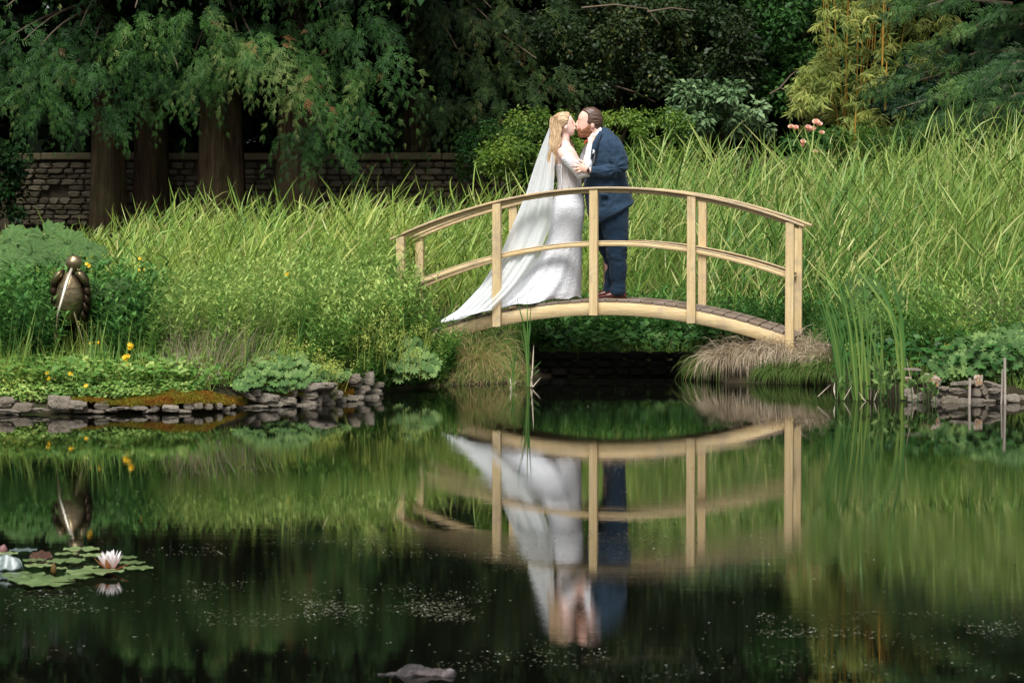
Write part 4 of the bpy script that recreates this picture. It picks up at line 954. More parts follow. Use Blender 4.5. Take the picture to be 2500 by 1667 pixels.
# rose bush
def petal_ball(r, nl=14):
    b = Buf(); 
    for ring, (cnt, rad, tilt) in enumerate(((3, .25, 1.3), (5, .5, 1.0), (7, .8, .6))):
        for i in range(cnt):
            a = i / cnt * 6.283 + ring; d = np.array([[math.cos(a) * math.cos(tilt), math.sin(a) * math.cos(tilt), math.sin(tilt)]])
            tv = np.array([[0, 0, 0], [.42, .35, .05], [.38, .85, .12], [0, 1, .16], [-.38, .85, .12], [-.42, .35, .05]]); tf = np.array([[0, 1, 2], [0, 2, 3], [0, 3, 4], [0, 4, 5]])
            inst(b, tv, tf, frames(d), np.array([[0, 0, -.3]]) * r, r * (.8 + .3 * rad), [rs.random()])
    return b.mesh('bloom')
M_ROSE = leaf_mat('rose_petal', [(0, srgb('efb8a0')), (1, srgb('f8dcc8'))], .3, .6, .2, warm=False)
t_ = leafy('rose_bush', 'rose bush with peach pink blooms rising out of the tall reeds', 'rose bush', 1975, 33.2, M_HERBD,
      [(1930, 345, 33, 22, 120, .4), (1985, 335, 33, 26, 150, .5), (2010, 360, 33, 24, 120, .4), (1955, 380, 33, 30, 120, .3), (1995, 320, 33, 12, 50, .7)], T5, .06)
for i, (X, Yp, r) in enumerate(((1992, 300, .058), (2000, 305, .05), (1973, 313, .05), (1976, 318, .045), (1985, 316, .05), (2006, 325, .042), (1931, 311, .045), (1943, 313, .045), (1960, 348, .045), (1958, 356, .04), (1990, 372, .04))):
    me = petal_ball(r); me.materials.append(M_ROSE); o = place('rose_bloom', me, P(X, Yp, 32.6) - t_.location, parent=t_, rot=(.7, rs.uniform(-.4, .4), 0))

# ------------------------------------------------------------------ garden wall
s = Mat('wall_stone'); oi = s.n('ShaderNodeObjectInfo').outputs['Random']; n1 = s.noise(5, 6, .7)
c = s.ramp(oi, [(0, srgb('5a5244')), (.4, srgb('766b5a')), (.75, srgb('8f8470')), (1, srgb('625c4e'))]); c = s.mix(s.ramp(n1, [(.4, (0,) * 3), (.7, (.7,) * 3)]), c, srgb('5c5a44'))
M_WALL = s.done(s.pr(c, .95, .1, bump=s.bump(s.noise(22, 6, .7), .9, .02)).outputs[0])
s = Mat('wall_mortar'); M_MORT = s.done(s.pr(s.mix(s.noise(12, 5), srgb('3a3428'), srgb('5c5444')), 1, .05).outputs[0])
s = Mat('coping'); c = s.mix(s.noise(4, 7, .7), srgb('665846'), srgb('8b7c66')); M_COPE = s.done(s.pr(s.mix(s.ramp(s.noise(1.3, 5), [(.45, (0,) * 3), (.6, (.6,) * 3)]), c, srgb('5d5b40')), .95, .1, bump=s.bump(s.noise(30, 6), .6, .01)).outputs[0])
WY = 37.0; wall_o = thing('garden_wall', 'old rubble stone garden wall with flat coping behind the reeds', 'wall', (0, WY, .6))
ztop = P(1000, 374, WY).z
me = box_mesh('wall_core', 20, .34, ztop - .3, 0); me.materials.append(M_MORT); place('wall_core', me, (0, .2, (ztop - .3) / 2 - .35), parent=wall_o)
smesh = []
for i in range(9):
    me = stone_mesh('stone', i + 1, 2, .13, 1.0); me.materials.append(M_WALL); smesh.append(me)
cnt = 0; stuffb = Buf()
for (xa, xb) in ((35, 330), (395, 470), (590, 650), (770, 1235)):
    Yp = 396.0
    while Yp < 545:
        hp = rs.uniform(11, 19); X = xa + rs.uniform(-10, 0)
        while X < xb:
            wp = rs.uniform(18, 46)
            if (abs(X + wp / 2 - 138) < wp / 2 + 6 and abs(Yp + hp / 2 - 466) < 13) or (abs(X + wp / 2 - 954) < wp / 2 + 5 and abs(Yp + hp / 2 - 433) < 13):
                X += wp; continue
            q = P(X + wp / 2, Yp + hp / 2, WY); kk = WY / FPX
            if cnt < 297 and (Yp < 520 or xa < 100):
                place('stone', smesh[rs.randrange(9)], (q.x, .02 + rs.uniform(-.02, .02), q.z - .6), (wp * kk * .56, .09, hp * kk * .59), (0, rs.uniform(-.05, .05), 0), wall_o); cnt += 1
            X += wp
        Yp += hp
X = -200
while X < 1330:
    wp = rs.uniform(120, 190); q = P(X + wp / 2, 382, WY); kk = WY / FPX
    me = box_mesh('coping_stone', wp * kk - .008, .50, 17 * kk, .012); me.materials.append(M_COPE)
    place('coping_stone', me, (q.x, .16 + rs.uniform(-.01, .01), ztop - .6 - .045 + rs.uniform(-.004, .004)), parent=wall_o); X += wp
# ------------------------------------------------------------------ reed bed
def inside_bridge(x, y):
    u = (x - BO.x) * UX.x + (y - BO.y) * UX.y; w_ = (x - BO.x) * WX.x + (y - BO.y) * WX.y
    return (np.abs(u) < 2.0) & (w_ > -.2) & (w_ < BW + .12)
TX = [-200, 0, 120, 200, 300, 430, 640, 880, 1060, 1250, 1400, 1550, 1650, 1850, 2000, 2100, 2300, 2500, 2700]
TY = [650, 615, 590, 570, 530, 512, 492, 486, 486, 472, 445, 410, 385, 335, 350, 372, 330, 300, 290]
def reeds(name, label, xr, yr, dens, mat, vbase, lean, seed, dry=0.08):
    g = np.random.default_rng(seed); A = (xr[1] - xr[0]) * (yr[1] - yr[0]); n = int(A * dens)
    x = g.uniform(*xr, n); y = g.uniform(*yr, n); gz = ground(x, y)
    X = Xpx(x, y); keep = (y - shore(x) > np.where(x < 1.0, 2.3, 1.4)) & ~inside_bridge(x, y) & (np.abs(X - 1250) < 1420)
    keep &= ~((x > -.8) & (x < 2.9) & (y < 28.6) & (g.random(n) < .5))
    # the front of the bed opens into herbs
    keep &= g.random(n) < np.clip((y - shore(x) - 1.6) / 1.5, .12, 1)
    x, y, gz, X = x[keep], y[keep], gz[keep], X[keep]; n = len(x)
    zt = HC + (YH - np.interp(X, TX, TY)) * 31.5 / FPX; h = np.maximum(zt - ground(x, 31.5 + 0 * x), .5)
    pat = np.array([noise.noise(Vector((a * .9, c * .9, seed))) for a, c in zip(x, y)])
    h = h * np.clip(.55 + .45 * (y - shore(x) - 1.2) / 3, .55, 1) * (1 + .3 * pat) * g.uniform(.66, 1.16, n)
    b = Buf(); base = np.stack([x, y, gz - .03], 1)
    L0 = np.stack([lean + g.normal(0, .13, n), g.normal(0, .10, n), np.ones(n)], 1)
    v0 = np.clip(vbase + .25 * pat + g.normal(0, .12, n), 0, .9)
    wind = np.tile([.42, -.1, -.5], (n, 1))
    blades(b, base, L0, h * .93, .008, .12, 4, v0 * .7 + .2, wind)
    ax = unit(L0)
    for i in range(7):
        f = .22 + .78 * (i + g.random(n)) / 7; up_ = f * h * .86
        p0 = base + ax * up_[:, None] + wind * (.08 * h * f * f)[:, None] * [1, 0, 0]
        az = np.where(i % 2, 0.0, np.pi) + g.normal(0, .9, n)
        az = az * np.where(g.random(n) < .45, .35, 1)
        el = g.uniform(.75, 1.25, n)
        d = np.stack([np.cos(az) * np.cos(el) + lean * .8, np.sin(az) * np.cos(el), np.sin(el)], 1)
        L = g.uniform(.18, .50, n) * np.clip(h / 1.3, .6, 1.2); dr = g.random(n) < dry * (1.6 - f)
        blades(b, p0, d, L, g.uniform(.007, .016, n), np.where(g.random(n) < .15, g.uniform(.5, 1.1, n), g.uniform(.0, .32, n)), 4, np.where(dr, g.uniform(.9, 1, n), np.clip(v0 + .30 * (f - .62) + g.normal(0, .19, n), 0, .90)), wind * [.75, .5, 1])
    # broad pale blades and bare straw stems that stand out of the mass
    m = n // 3; q = g.integers(0, n, m); f = g.uniform(.35, .95, m); az = np.where(g.random(m) < .5, 0., np.pi) + g.normal(0, .6, m); el = g.uniform(.5, 1.35, m)
    p0 = base[q] + ax[q] * (f * h[q] * .85)[:, None]; d = np.stack([np.cos(az) * np.cos(el) + lean * .5, np.sin(az) * np.cos(el) - .1, np.sin(el)], 1)
    blades(b, p0, d, g.uniform(.28, .55, m), g.uniform(.013, .022, m), np.where(g.random(m) < .3, g.uniform(.8, 1.8, m), g.uniform(0, .3, m)), 5, np.clip(v0[q] + g.normal(.05, .2, m), 0, .97), wind[q] * [.75, .5, 1])
    q = g.integers(0, n, m // 3); D2 = L0[q] + g.normal(0, .12, (len(q), 3)); blades(b, base[q] + [.03, 0, 0], D2, h[q] * g.uniform(.5, .95, len(q)), .011, .05, 3, g.uniform(.86, 1, len(q)), wind[q])
    return tag(b.obj(name, mat), label, 'reeds', kind='stuff')
reeds('reed_bed', 'tall yellow green reeds leaning in the wind left of and behind the couple', (-6.4, 1.2), (24.2, 33.4), 52, M_REED, .50, .15, 3, .12)
reeds('reed_bed', 'taller greener reeds filling the right half behind the bridge', (1.2, 7.0), (25.0, 33.6), 66, M_REED_R, .52, .02, 4, .22)

# ------------------------------------------------------------------ herbs of the banks
def herbs(name, label, pts, H, mat, nl=22, ll=.07, vbase=.5, seed=0, lw=.26, lean=.08, cat='herbs', stemv=.3, kind='stuff'):
    g = np.random.default_rng(seed); b = Buf(); n = len(pts); x, y = pts[:, 0], pts[:, 1]
    base = np.stack([x, y, ground(x, y) - .02], 1); D = np.stack([lean + g.normal(0, .14, n), g.normal(-.05, .12, n), np.ones(n)], 1)
    v0 = np.clip(vbase - .14 + g.normal(0, .2, n), 0, 1); D = unit(D)
    blades(b, base, D, H, .006, .1, 3, v0 * .5 + stemv * .5)
    T = leaf_q(lw, .06)
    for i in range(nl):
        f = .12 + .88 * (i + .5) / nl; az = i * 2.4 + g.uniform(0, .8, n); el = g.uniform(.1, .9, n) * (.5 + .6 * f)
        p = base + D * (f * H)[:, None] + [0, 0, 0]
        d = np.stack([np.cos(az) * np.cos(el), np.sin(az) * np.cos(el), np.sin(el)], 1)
        inst(b, *T, frames(d), p, ll * g.uniform(.65, 1.25, n) * (1.15 - .45 * f), np.clip(v0 + .38 * f ** 1.5 + g.normal(0, .1, n), 0, 1))  # low leaves painted darker as shade, young tips paler
    o = b.obj(name, mat)
    if kind: tag(o, label, cat, kind=kind)
    return o
def region(n, xp, yp, seed, zero=True):
    """random ground points whose feet appear inside a pixel box"""
    g = np.random.default_rng(seed); X = g.uniform(*xp, n * 3); d = g.uniform(22.2, 33, n * 3); x = (X - 1250) / FPX * d
    z = ground(x, d); Y = YH + (HC - z) * FPX / d; k_ = (Y > yp[0]) & (Y < yp[1]) & (d - shore(x) > .15) & ~inside_bridge(x, d)
    return np.stack([x[k_], d[k_]], 1)[:n]
def hN(p, a, b_, seed): return np.random.default_rng(seed).uniform(a, b_, len(p))
def bandpts(n, xr, dr, seed):
    """points at a distance dr from the water's edge"""
    g = np.random.default_rng(seed); x = g.uniform(*xr, n); y = shore(x) + g.uniform(*dr, n); k_ = ~inside_bridge(x, y); return np.stack([x[k_], y[k_]], 1)
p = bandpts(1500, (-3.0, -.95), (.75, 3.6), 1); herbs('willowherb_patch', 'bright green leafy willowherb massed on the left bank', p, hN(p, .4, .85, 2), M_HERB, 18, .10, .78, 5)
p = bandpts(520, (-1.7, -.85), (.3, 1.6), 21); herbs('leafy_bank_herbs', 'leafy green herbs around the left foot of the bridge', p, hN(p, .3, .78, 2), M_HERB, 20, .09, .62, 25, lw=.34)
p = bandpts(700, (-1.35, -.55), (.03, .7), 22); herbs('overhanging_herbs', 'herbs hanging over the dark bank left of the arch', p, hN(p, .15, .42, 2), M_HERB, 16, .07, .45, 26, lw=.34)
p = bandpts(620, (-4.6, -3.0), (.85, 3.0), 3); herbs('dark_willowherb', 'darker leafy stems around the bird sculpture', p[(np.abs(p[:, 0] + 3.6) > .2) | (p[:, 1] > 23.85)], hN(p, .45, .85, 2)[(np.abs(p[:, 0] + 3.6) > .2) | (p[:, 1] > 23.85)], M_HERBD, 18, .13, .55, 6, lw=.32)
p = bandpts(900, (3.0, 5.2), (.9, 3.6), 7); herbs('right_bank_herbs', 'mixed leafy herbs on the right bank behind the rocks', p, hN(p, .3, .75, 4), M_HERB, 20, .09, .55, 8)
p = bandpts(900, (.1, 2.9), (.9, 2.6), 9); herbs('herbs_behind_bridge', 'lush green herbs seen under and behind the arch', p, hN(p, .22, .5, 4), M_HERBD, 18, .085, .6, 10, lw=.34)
# grass tufts between
def grassy(name, label, p, H, mat, per=7, wd=.005, vb=.5, seed=0, spread=.5, bend=.7, cat='grass'):
    g = np.random.default_rng(seed); q = np.repeat(p, per, 0) + g.normal(0, .03, (len(p) * per, 2)); n = len(q); h = np.repeat(H, per) * g.uniform(.5, 1.1, n)
    base = np.stack([q[:, 0], q[:, 1], ground(q[:, 0], q[:, 1]) - .01], 1); D = np.stack([g.normal(.05, spread * .5, n), g.normal(0, spread * .5, n), np.ones(n)], 1)
    b = Buf(); blades(b, base, D, h, wd, g.uniform(.1, bend, n), 3, np.clip(vb + g.normal(0, .22, n), 0, 1)); return tag(b.obj(name, mat), label, cat, kind='stuff')
p = bandpts(1600, (-4.6, -.9), (.35, 3.2), 31); grassy('meadow_grass', 'fine grass between the herbs on the left bank', p, hN(p, .2, .5, 1), M_REED, 7, .0045, .55, 1)
p = bandpts(380, (-2.8, -2.1), (.5, 1.8), 32); grassy('dry_grass', 'thin straw coloured grass in the middle of the left bank', p, hN(p, .3, .6, 1), M_SEDGE_D, 6, .003, .5, 2)
p = bandpts(1500, (-.9, 5.2), (.25, 3.0), 33); grassy('bank_grass', 'short green grass around the bridge and right bank', p, hN(p, .1, .28, 1), M_REED_R, 8, .005, .45, 3)
p = bandpts(260, (4.0, 5.2), (1.6, 2.6), 34); grassy('dry_bank_grass', 'brownish dry grass among herbs at the right', p, hN(p, .4, .7, 1), M_SEDGE_D, 7, .0035, .4, 4)
g_ = np.random.default_rng(5); x = g_.uniform(1.95, 2.95, 700); y = g_.uniform(26.3, 27.6, 700); k_ = ~inside_bridge(x, y)
grassy('lawn_tuft', 'soft fresh grass tuft by the right end of the bridge', np.stack([x[k_], y[k_]], 1), hN(x[k_], .10, .24, 1), M_REED_R, 7, .004, .4, 5)
p = bandpts(110, (-4.6, -3.1), (.7, 1.8), 51); p = p[(np.abs(p[:, 0] + 3.62) > .19) | (p[:, 1] > 23.8)]; grassy('broad_bank_blades', 'broad upright iris like blades around the bird sculpture', p, hN(p, .35, .7, 1), M_IRIS, 3, .014, .6, 6, spread=.25, bend=.4)
p = bandpts(60, (-2.6, -1.0), (.5, 2.0), 52); grassy('broad_bank_blades', 'scattered tall broad blades among the left bank herbs', p, hN(p, .4, .75, 1), M_IRIS, 3, .013, .7, 7, spread=.3, bend=.4)
p = bandpts(260, (-.75, .15), (.02, .3), 53); grassy('waterside_sedge', 'thin sedge hanging over the dark bank left of the arch', p, hN(p, .08, .2, 1), M_SEDGE, 7, .004, .45, 8, spread=.9, bend=1.6)
# creeping round leaves along the left waterside
def creepers(name, label, p, size, H, mat, T, vb, seed, cat='ground cover'):
    g = np.random.default_rng(seed); n = len(p); z = ground(p[:, 0], p[:, 1]) + g.uniform(0, 1, n) ** .7 * H
    d = rot_rand(n, -.2, .6); d[:, 1] -= .3; b = Buf()
    inst(b, *T, frames(unit(d), unit(g.normal(size=(n, 3)) * .35 + [0, -.5, 1])), np.stack([p[:, 0], p[:, 1], z], 1), size * g.uniform(.6, 1.3, n), np.clip(vb + g.normal(0, .18, n), 0, 1)); return tag(b.obj(name, mat), label, cat, kind='stuff')
p = bandpts(9000, (-4.6, -2.5), (.12, 1.0), 41); creepers('creeping_jenny', 'low yellow green creeping plants along the left waterside', p, .034, .10, M_HERB, leaf_t(.9, .05), .78, 1)
p = bandpts(2600, (-4.6, -2.55), (.3, 1.0), 42); creepers('monkeyflower_leaves', 'fresh oval leaves of waterside plants at the lower left', p, .075, .2, M_HERB, leaf_t(.55, .08), .66, 2)
p = bandpts(1600, (-2.6, -1.0), (.2, 1.2), 43); creepers('bank_leaves', 'small oval leaves low on the bank near the left rocks', p, .06, .2, M_HERB, leaf_t(.6, .08), .5, 3)
p = bandpts(1300, (.3, 2.0), (.5, 1.6), 44); creepers('undergrowth', 'low broad leaves on the bank beyond the arch', p, .08, .22, M_HERBD, leaf_t(.8, .05), .6, 4)
p = bandpts(1500, (2.9, 4.6), (.25, 1.8), 45); creepers('right_undergrowth', 'low dark leaves behind the cattails', p, .08, .3, M_HERBD, leaf_t(.7, .05), .35, 5)
# froth of lime flowers
def froth(name, label, cl, seed):
    g = np.random.default_rng(seed); b = Buf()
    for (X, Yp, dp, rp, n) in cl:
        C = np.array(P(X, Yp, dp)); r = rp * dp / FPX; q = C + g.normal(0, .5, (n, 3)) * [r, .12, r * .6]
        q = np.repeat(q, 5, 0) + g.normal(0, .010, (n * 5, 3))
        inst(b, *leaf_q(1, 0), frames(unit(g.normal(size=(len(q), 3))), g.normal(size=(len(q), 3))), q, g.uniform(.008, .015, len(q)), g.random(len(q)))
        st = C + g.normal(0, .5, (n // 4 + 1, 3)) * [r, .12, r * .4]; blades(b, st - [0, 0, .22], np.tile([0, 0, 1.0], (len(st), 1)) + g.normal(0, .2, (len(st), 3)), .25, .003, .1, 3)
    return tag(b.obj(name, M_FROTH), label, 'flowers', kind='stuff')
froth('lime_flowers', 'frothy lime yellow flower sprays over the left bank leaves', [(700, 850, 23.9, 50, 60), (760, 860, 23.8, 50, 70), (820, 900, 23.6, 40, 60), (800, 895, 23.5, 30, 60), (345, 800, 23.9, 45, 80), (320, 850, 23.7, 40, 40), (415, 855, 23.6, 14, 24), (900, 800, 24.4, 60, 60), (950, 760, 24.8, 50, 50), (860, 740, 24.9, 50, 50), (205, 790, 23.7, 16, 18), (10, 850, 23.4, 14, 20), (1010, 860, 24.8, 30, 40), (700, 810, 24.2, 30, 30), (640, 830, 24, 20, 24), (620, 790, 24.4, 30, 20), (560, 800, 24.2, 30, 30), (980, 820, 24.9, 40, 50), (930, 850, 24.5, 30, 40), (870, 830, 24.2, 36, 50), (1030, 800, 25.2, 24, 30), (820, 780, 24.6, 40, 40), (740, 770, 24.6, 40, 40), (60, 910, 22.9, 40, 40), (30, 940, 22.7, 40, 40), (660, 880, 23.6, 30, 30), (890, 700, 25.4, 40, 30)], 3)
froth('lime_flowers', 'frothy lime flower sprays above the right leaf clump', [(2290, 795, 25, 14, 20), (2340, 792, 25, 20, 26), (2420, 800, 25, 26, 26), (2310, 850, 24.6, 22, 26), (2080, 850, 24.8, 16, 24), (2480, 680, 26, 20, 40), (2450, 670, 26, 20, 24), (2300, 830, 24.8, 24, 20)], 4)

# lobed leaf clumps: every leaf a part
LOB = []
for i in range(3):
    tv, tf = lobed(9, .30 + .03 * i); bb = Buf(); bb.add(tv, tf, .15 + .3 * i); me = bb.mesh('leaf', smooth=False); me.materials.append(M_MANTLE); LOB.append(me)
dl = lambda X: float(np.interp(X, [0, 250, 500, 600, 700, 800, 880, 940], [22.3, 22.35, 22.42, 23.0, 23.22, 23.48, 24.0, 24.6]))
def mantle(name, label, cat, outline, dep, n, rpx, seed, meshes=LOB, follow=False):
    """outline: (X, top Y, bottom Y) columns of the mound in the photograph"""
    r = random.Random(seed); xs = [o_[0] for o_ in outline]; xc = sum(xs) / len(xs); q = P(xc, outline[len(outline) // 2][2], dep)
    t_ = thing(name, label, cat, (q.x, dep, float(ground(q.x, dep)))); t_.location.z = max(t_.location.z, .1)
    for i in range(n):
        X = r.uniform(xs[0], xs[-1]); yt = np.interp(X, xs, [o_[1] for o_ in outline]); yb = np.interp(X, xs, [o_[2] for o_ in outline]); f = r.random(); Y = yt + (yb - yt) * f
        d_ = (dl(X) + .16 if follow else dep) + .45 * (1 - f) - .25 * math.sin(f * 2.5) + r.uniform(-.06, .06)
        w_ = P(X, Y, d_); rr_ = rpx * d_ / FPX * r.uniform(.7, 1.15)
        nrm = Vector((r.gauss(0, .35), -.55 - .45 * f + r.gauss(0, .25), .9 + r.gauss(0, .2))).normalized(); tip = Vector((r.gauss(0, .5), -.6, -.55)).normalized()
        x = tip.cross(nrm).normalized(); tip = nrm.cross(x); Mx = Matrix((x, tip, nrm)).transposed()
        o = place('leaf', meshes[r.randrange(len(meshes))], w_ - t_.location, (rr_, rr_, rr_), Mx.to_euler(), t_)
    sb = Buf()
    for i in range(n // 4):
        X = r.uniform(xs[0], xs[-1]); yt = np.interp(X, xs, [o_[1] for o_ in outline]); w_ = P(X, yt + 12, dep + .3); tube(sb, [t_.location + Vector((r.uniform(-.12, .12), .1, -.03)), (t_.location + w_) / 2 + Vector((0, 0, .05)), w_], .0035, 4, cap=False)
    o = sb.obj('stems', M_HERBD, t_); o.data.transform(Matrix.Translation(-t_.location)); return t_
mantle('ladys_mantle', 'pale green lobed leaf mound behind the left grey rocks', 'plant', [(575, 930, 950), (620, 880, 945), (680, 862, 955), (740, 868, 948), (800, 885, 930), (850, 905, 922)], 23.65, 200, 15, 1, follow=True)
mantle('ladys_mantle', 'blue green lobed leaves spilling down beside the left bridge foot', 'plant', [(895, 885, 925), (920, 840, 938), (960, 815, 935), (1000, 825, 925), (1040, 850, 915), (1065, 880, 915)], 24.95, 110, 16, 2)
mantle('ladys_mantle', 'large lobed leaf mound above the right rocks', 'plant', [(2282, 870, 920), (2310, 850, 930), (2370, 815, 925), (2430, 805, 925), (2500, 790, 915), (2540, 790, 910)], 24.15, 150, 22, 3)
mantle('ladys_mantle', 'small lobed leaf clump under the yellow flowers', 'plant', [(400, 880, 930), (425, 870, 925), (445, 885, 922)], 23.45, 22, 15, 4)
mantle('ladys_mantle', 'dark lobed leaves behind the legs of the bird sculpture', 'plant', [(60, 830, 880), (120, 810, 890), (180, 800, 890), (240, 830, 880)], 24.1, 60, 15, 5)
mantle('ladys_mantle', 'lobed leaves in half shade below the right part of the arch', 'plant', [(1590, 800, 835), (1640, 795, 840), (1700, 800, 835)], 28.2, 26, 14, 6)
# giant rhubarb leaves
def big_leaf(seed, n=7):
    r = random.Random(seed); m = 84; rings = 9; V = [[0, 0, 0]]; bb = Buf()
    for k_ in range(1, rings + 1):
        f = k_ / rings
        for i in range(m):
            a = -math.pi * .96 + i / (m - 1) * math.pi * 1.92; lob = abs(math.sin(a * n / 2)); edge = 1 - .26 * (1 - lob) ** 1.3 * f - .05 * math.sin(a * 37) * f - .035 * math.sin(a * 61 + seed) - .03 * r.random() * f
            z = .16 * f * f + .10 * math.cos(a * n * 2) * f * (1 - .3 * f) + .03 * math.cos(a * n) * f - .22 * f ** 3 + .022 * math.sin(a * 23 + f * 14) * f + .02 * r.random() * f
            V.append([math.sin(a) * f * edge, math.cos(a) * f * edge, z])
    Q = [[1 + (k_) * m + i, 1 + k_ * m + i + 1, 1 + (k_ + 1) * m + i + 1, 1 + (k_ + 1) * m + i] for k_ in range(rings - 1) for i in range(m - 1)]
    vv = [.5] + [.5 + .08 * math.cos(((i / (m - 1)) * 1.92 - .96) * math.pi * n * 1.0) + r.uniform(-.1, .1) for k_ in range(rings) for i in range(m)]
    bb.add(V, Q, vv); bb.T.append(np.array([[0, 1 + i, 2 + i] for i in range(m - 1)])); me = bb.mesh('leaf', smooth=True); me.materials.append(M_RHUB); return me
BL = [big_leaf(i + 1, 7 + i) for i in range(3)]
def rhubarb(label, leaves, seed, base):
    r = random.Random(seed); q = P(*base); t_ = thing('giant_rhubarb', label, 'plant', (q.x, base[2], float(ground(q.x, base[2])))); sb = Buf()
    for (X, Y, dp, rp, tx, tz, nx) in leaves:
        w_ = P(X, Y, dp); rr_ = rp * dp / FPX; nrm = Vector((nx + r.uniform(-.4, .4), -.5 + r.uniform(-.35, .3), .75)).normalized(); tip = Vector((tx, -.3, tz)).normalized(); x = tip.cross(nrm).normalized(); tip = nrm.cross(x)
        place('leaf', BL[r.randrange(3)], w_ - t_.location, (rr_,) * 3, Matrix((x, tip, nrm)).transposed().to_euler(), t_)
        tube(sb, [t_.location, (t_.location + w_) / 2 + Vector((0, .1, .1)), w_], [.02, .016, .012], 6, cap=False)
    o = sb.obj('stalks', M_HERBD, t_); o.data.transform(Matrix.Translation(-t_.location))
rhubarb('giant rhubarb with huge crinkled leaves at the left edge', [(18, 590, 26, 66, -.5, -.4, -.2), (62, 585, 26.3, 62, -.1, -.6, .1), (112, 580, 26.2, 60, .3, -.5, .1), (165, 592, 26, 56, .6, -.5, .3), (218, 606, 25.6, 50, .8, -.3, .2), (-40, 640, 25.6, 70, -.6, -.5, -.3), (120, 632, 25.5, 50, 0, -.8, .0), (30, 650, 25.3, 56, -.3, -.8, 0), (232, 640, 25.3, 44, .7, -.5, .2), (80, 620, 25.7, 54, .2, -.7, .1), (180, 640, 25.4, 44, .3, -.8, .2)], 3, (90, 800, 25.9))
rhubarb('pair of broad dark leaves right of the bird sculpture', [(244, 706, 24.0, 48, .1, -.8, .1), (318, 706, 24.1, 54, .8, -.4, .3), (282, 735, 23.95, 42, .3, -.8, .2)], 5, (285, 850, 24.2))
rhubarb('giant rhubarb plant on the right bank behind the cattails', [(2165, 705, 26.2, 56, .1, -.7, 0), (2115, 740, 26, 50, -.6, -.5, -.2), (2215, 735, 25.9, 46, .6, -.6, .3), (2285, 720, 26, 40, .7, -.4, .2), (2140, 790, 25.5, 46, -.2, -.9, 0), (2240, 825, 25.3, 40, .7, -.7, .5), (2090, 690, 26.4, 40, -.7, -.2, -.2), (2250, 690, 26.4, 36, .5, -.2, .2)], 6, (2180, 880, 26.1))

# ------------------------------------------------------------------ sedges, cattails, water plants
def tussock(label, X, Yw, dp, r, n, mat, vb, seed, H=.3, lean=0, group=None):
    g = np.random.default_rng(seed); q = P(X, Yw, dp); z0 = max(float(ground(q.x, dp)), 0) if Yw is None else q.z
    a = g.uniform(0, 6.283, n); rad = g.random(n) ** .5 * r * .55; base = np.stack([q.x + np.cos(a) * rad, dp + np.sin(a) * rad * .8, z0 + (r * .5 - rad) * .5 + 0 * a], 1)
    D = np.stack([np.cos(a) * .75 + lean + g.normal(0, .45, n), np.sin(a) * .6 - .15 + g.normal(0, .3, n), g.uniform(.2, 1.1, n)], 1)
    b = Buf(); blades(b, base, D, g.uniform(.35, 1.3, n) * H * 1.5, g.uniform(.003, .006, n), g.uniform(.5, 2.2, n), 6, np.clip(vb + g.normal(0, .2, n), 0, 1))
    o = b.obj('sedge_tussock', mat, origin=(q.x, dp, z0)); tag(o, label, 'sedge', group)
    return o
tussock('brownish sedge tussock left of the arch at the water', 1150, 905, 26.55, .34, 1900, M_SEDGE, .66, 1, .27)
tussock('greener sedge tussock leaning behind the brownish one left of the arch', 1180, 862, 26.85, .30, 1100, M_SEDGE, .35, 2, .25)
for i, (X, Y, d, v, m, h, lab) in enumerate(((1790, 880, 26.6, .5, M_SEDGE_D, .26, 'tan drooping sedge at the left end of the right mound'), (1850, 868, 26.55, .6, M_SEDGE_D, .26, 'tan sedge tussock in the middle of the right mound'), (1905, 862, 26.5, .6, M_SEDGE_D, .25, 'tan sedge tussock just below the right bridge post'),
                                        (1965, 868, 26.45, .55, M_SEDGE_D, .24, 'tan sedge on the right shoulder of the mound'), (2025, 885, 26.2, .5, M_SEDGE_D, .22, 'tan sedge beside the cattails'),
                                        (1755, 895, 26.8, .25, M_SEDGE, .26, 'long green sedge hanging over the dark water'), (1910, 912, 26.3, .12, M_SEDGE, .18, 'low green sedge fringe at the waterline below the mound'), (1975, 912, 26.2, .1, M_SEDGE, .19, 'green fountain shaped sedge at the waterline'), (2030, 905, 26.0, .12, M_SEDGE, .18, 'green sedge touching the cattail stems'))):
    tussock(lab, X, Y, d, .29, 1050, m, v, 20 + i, h * .84)
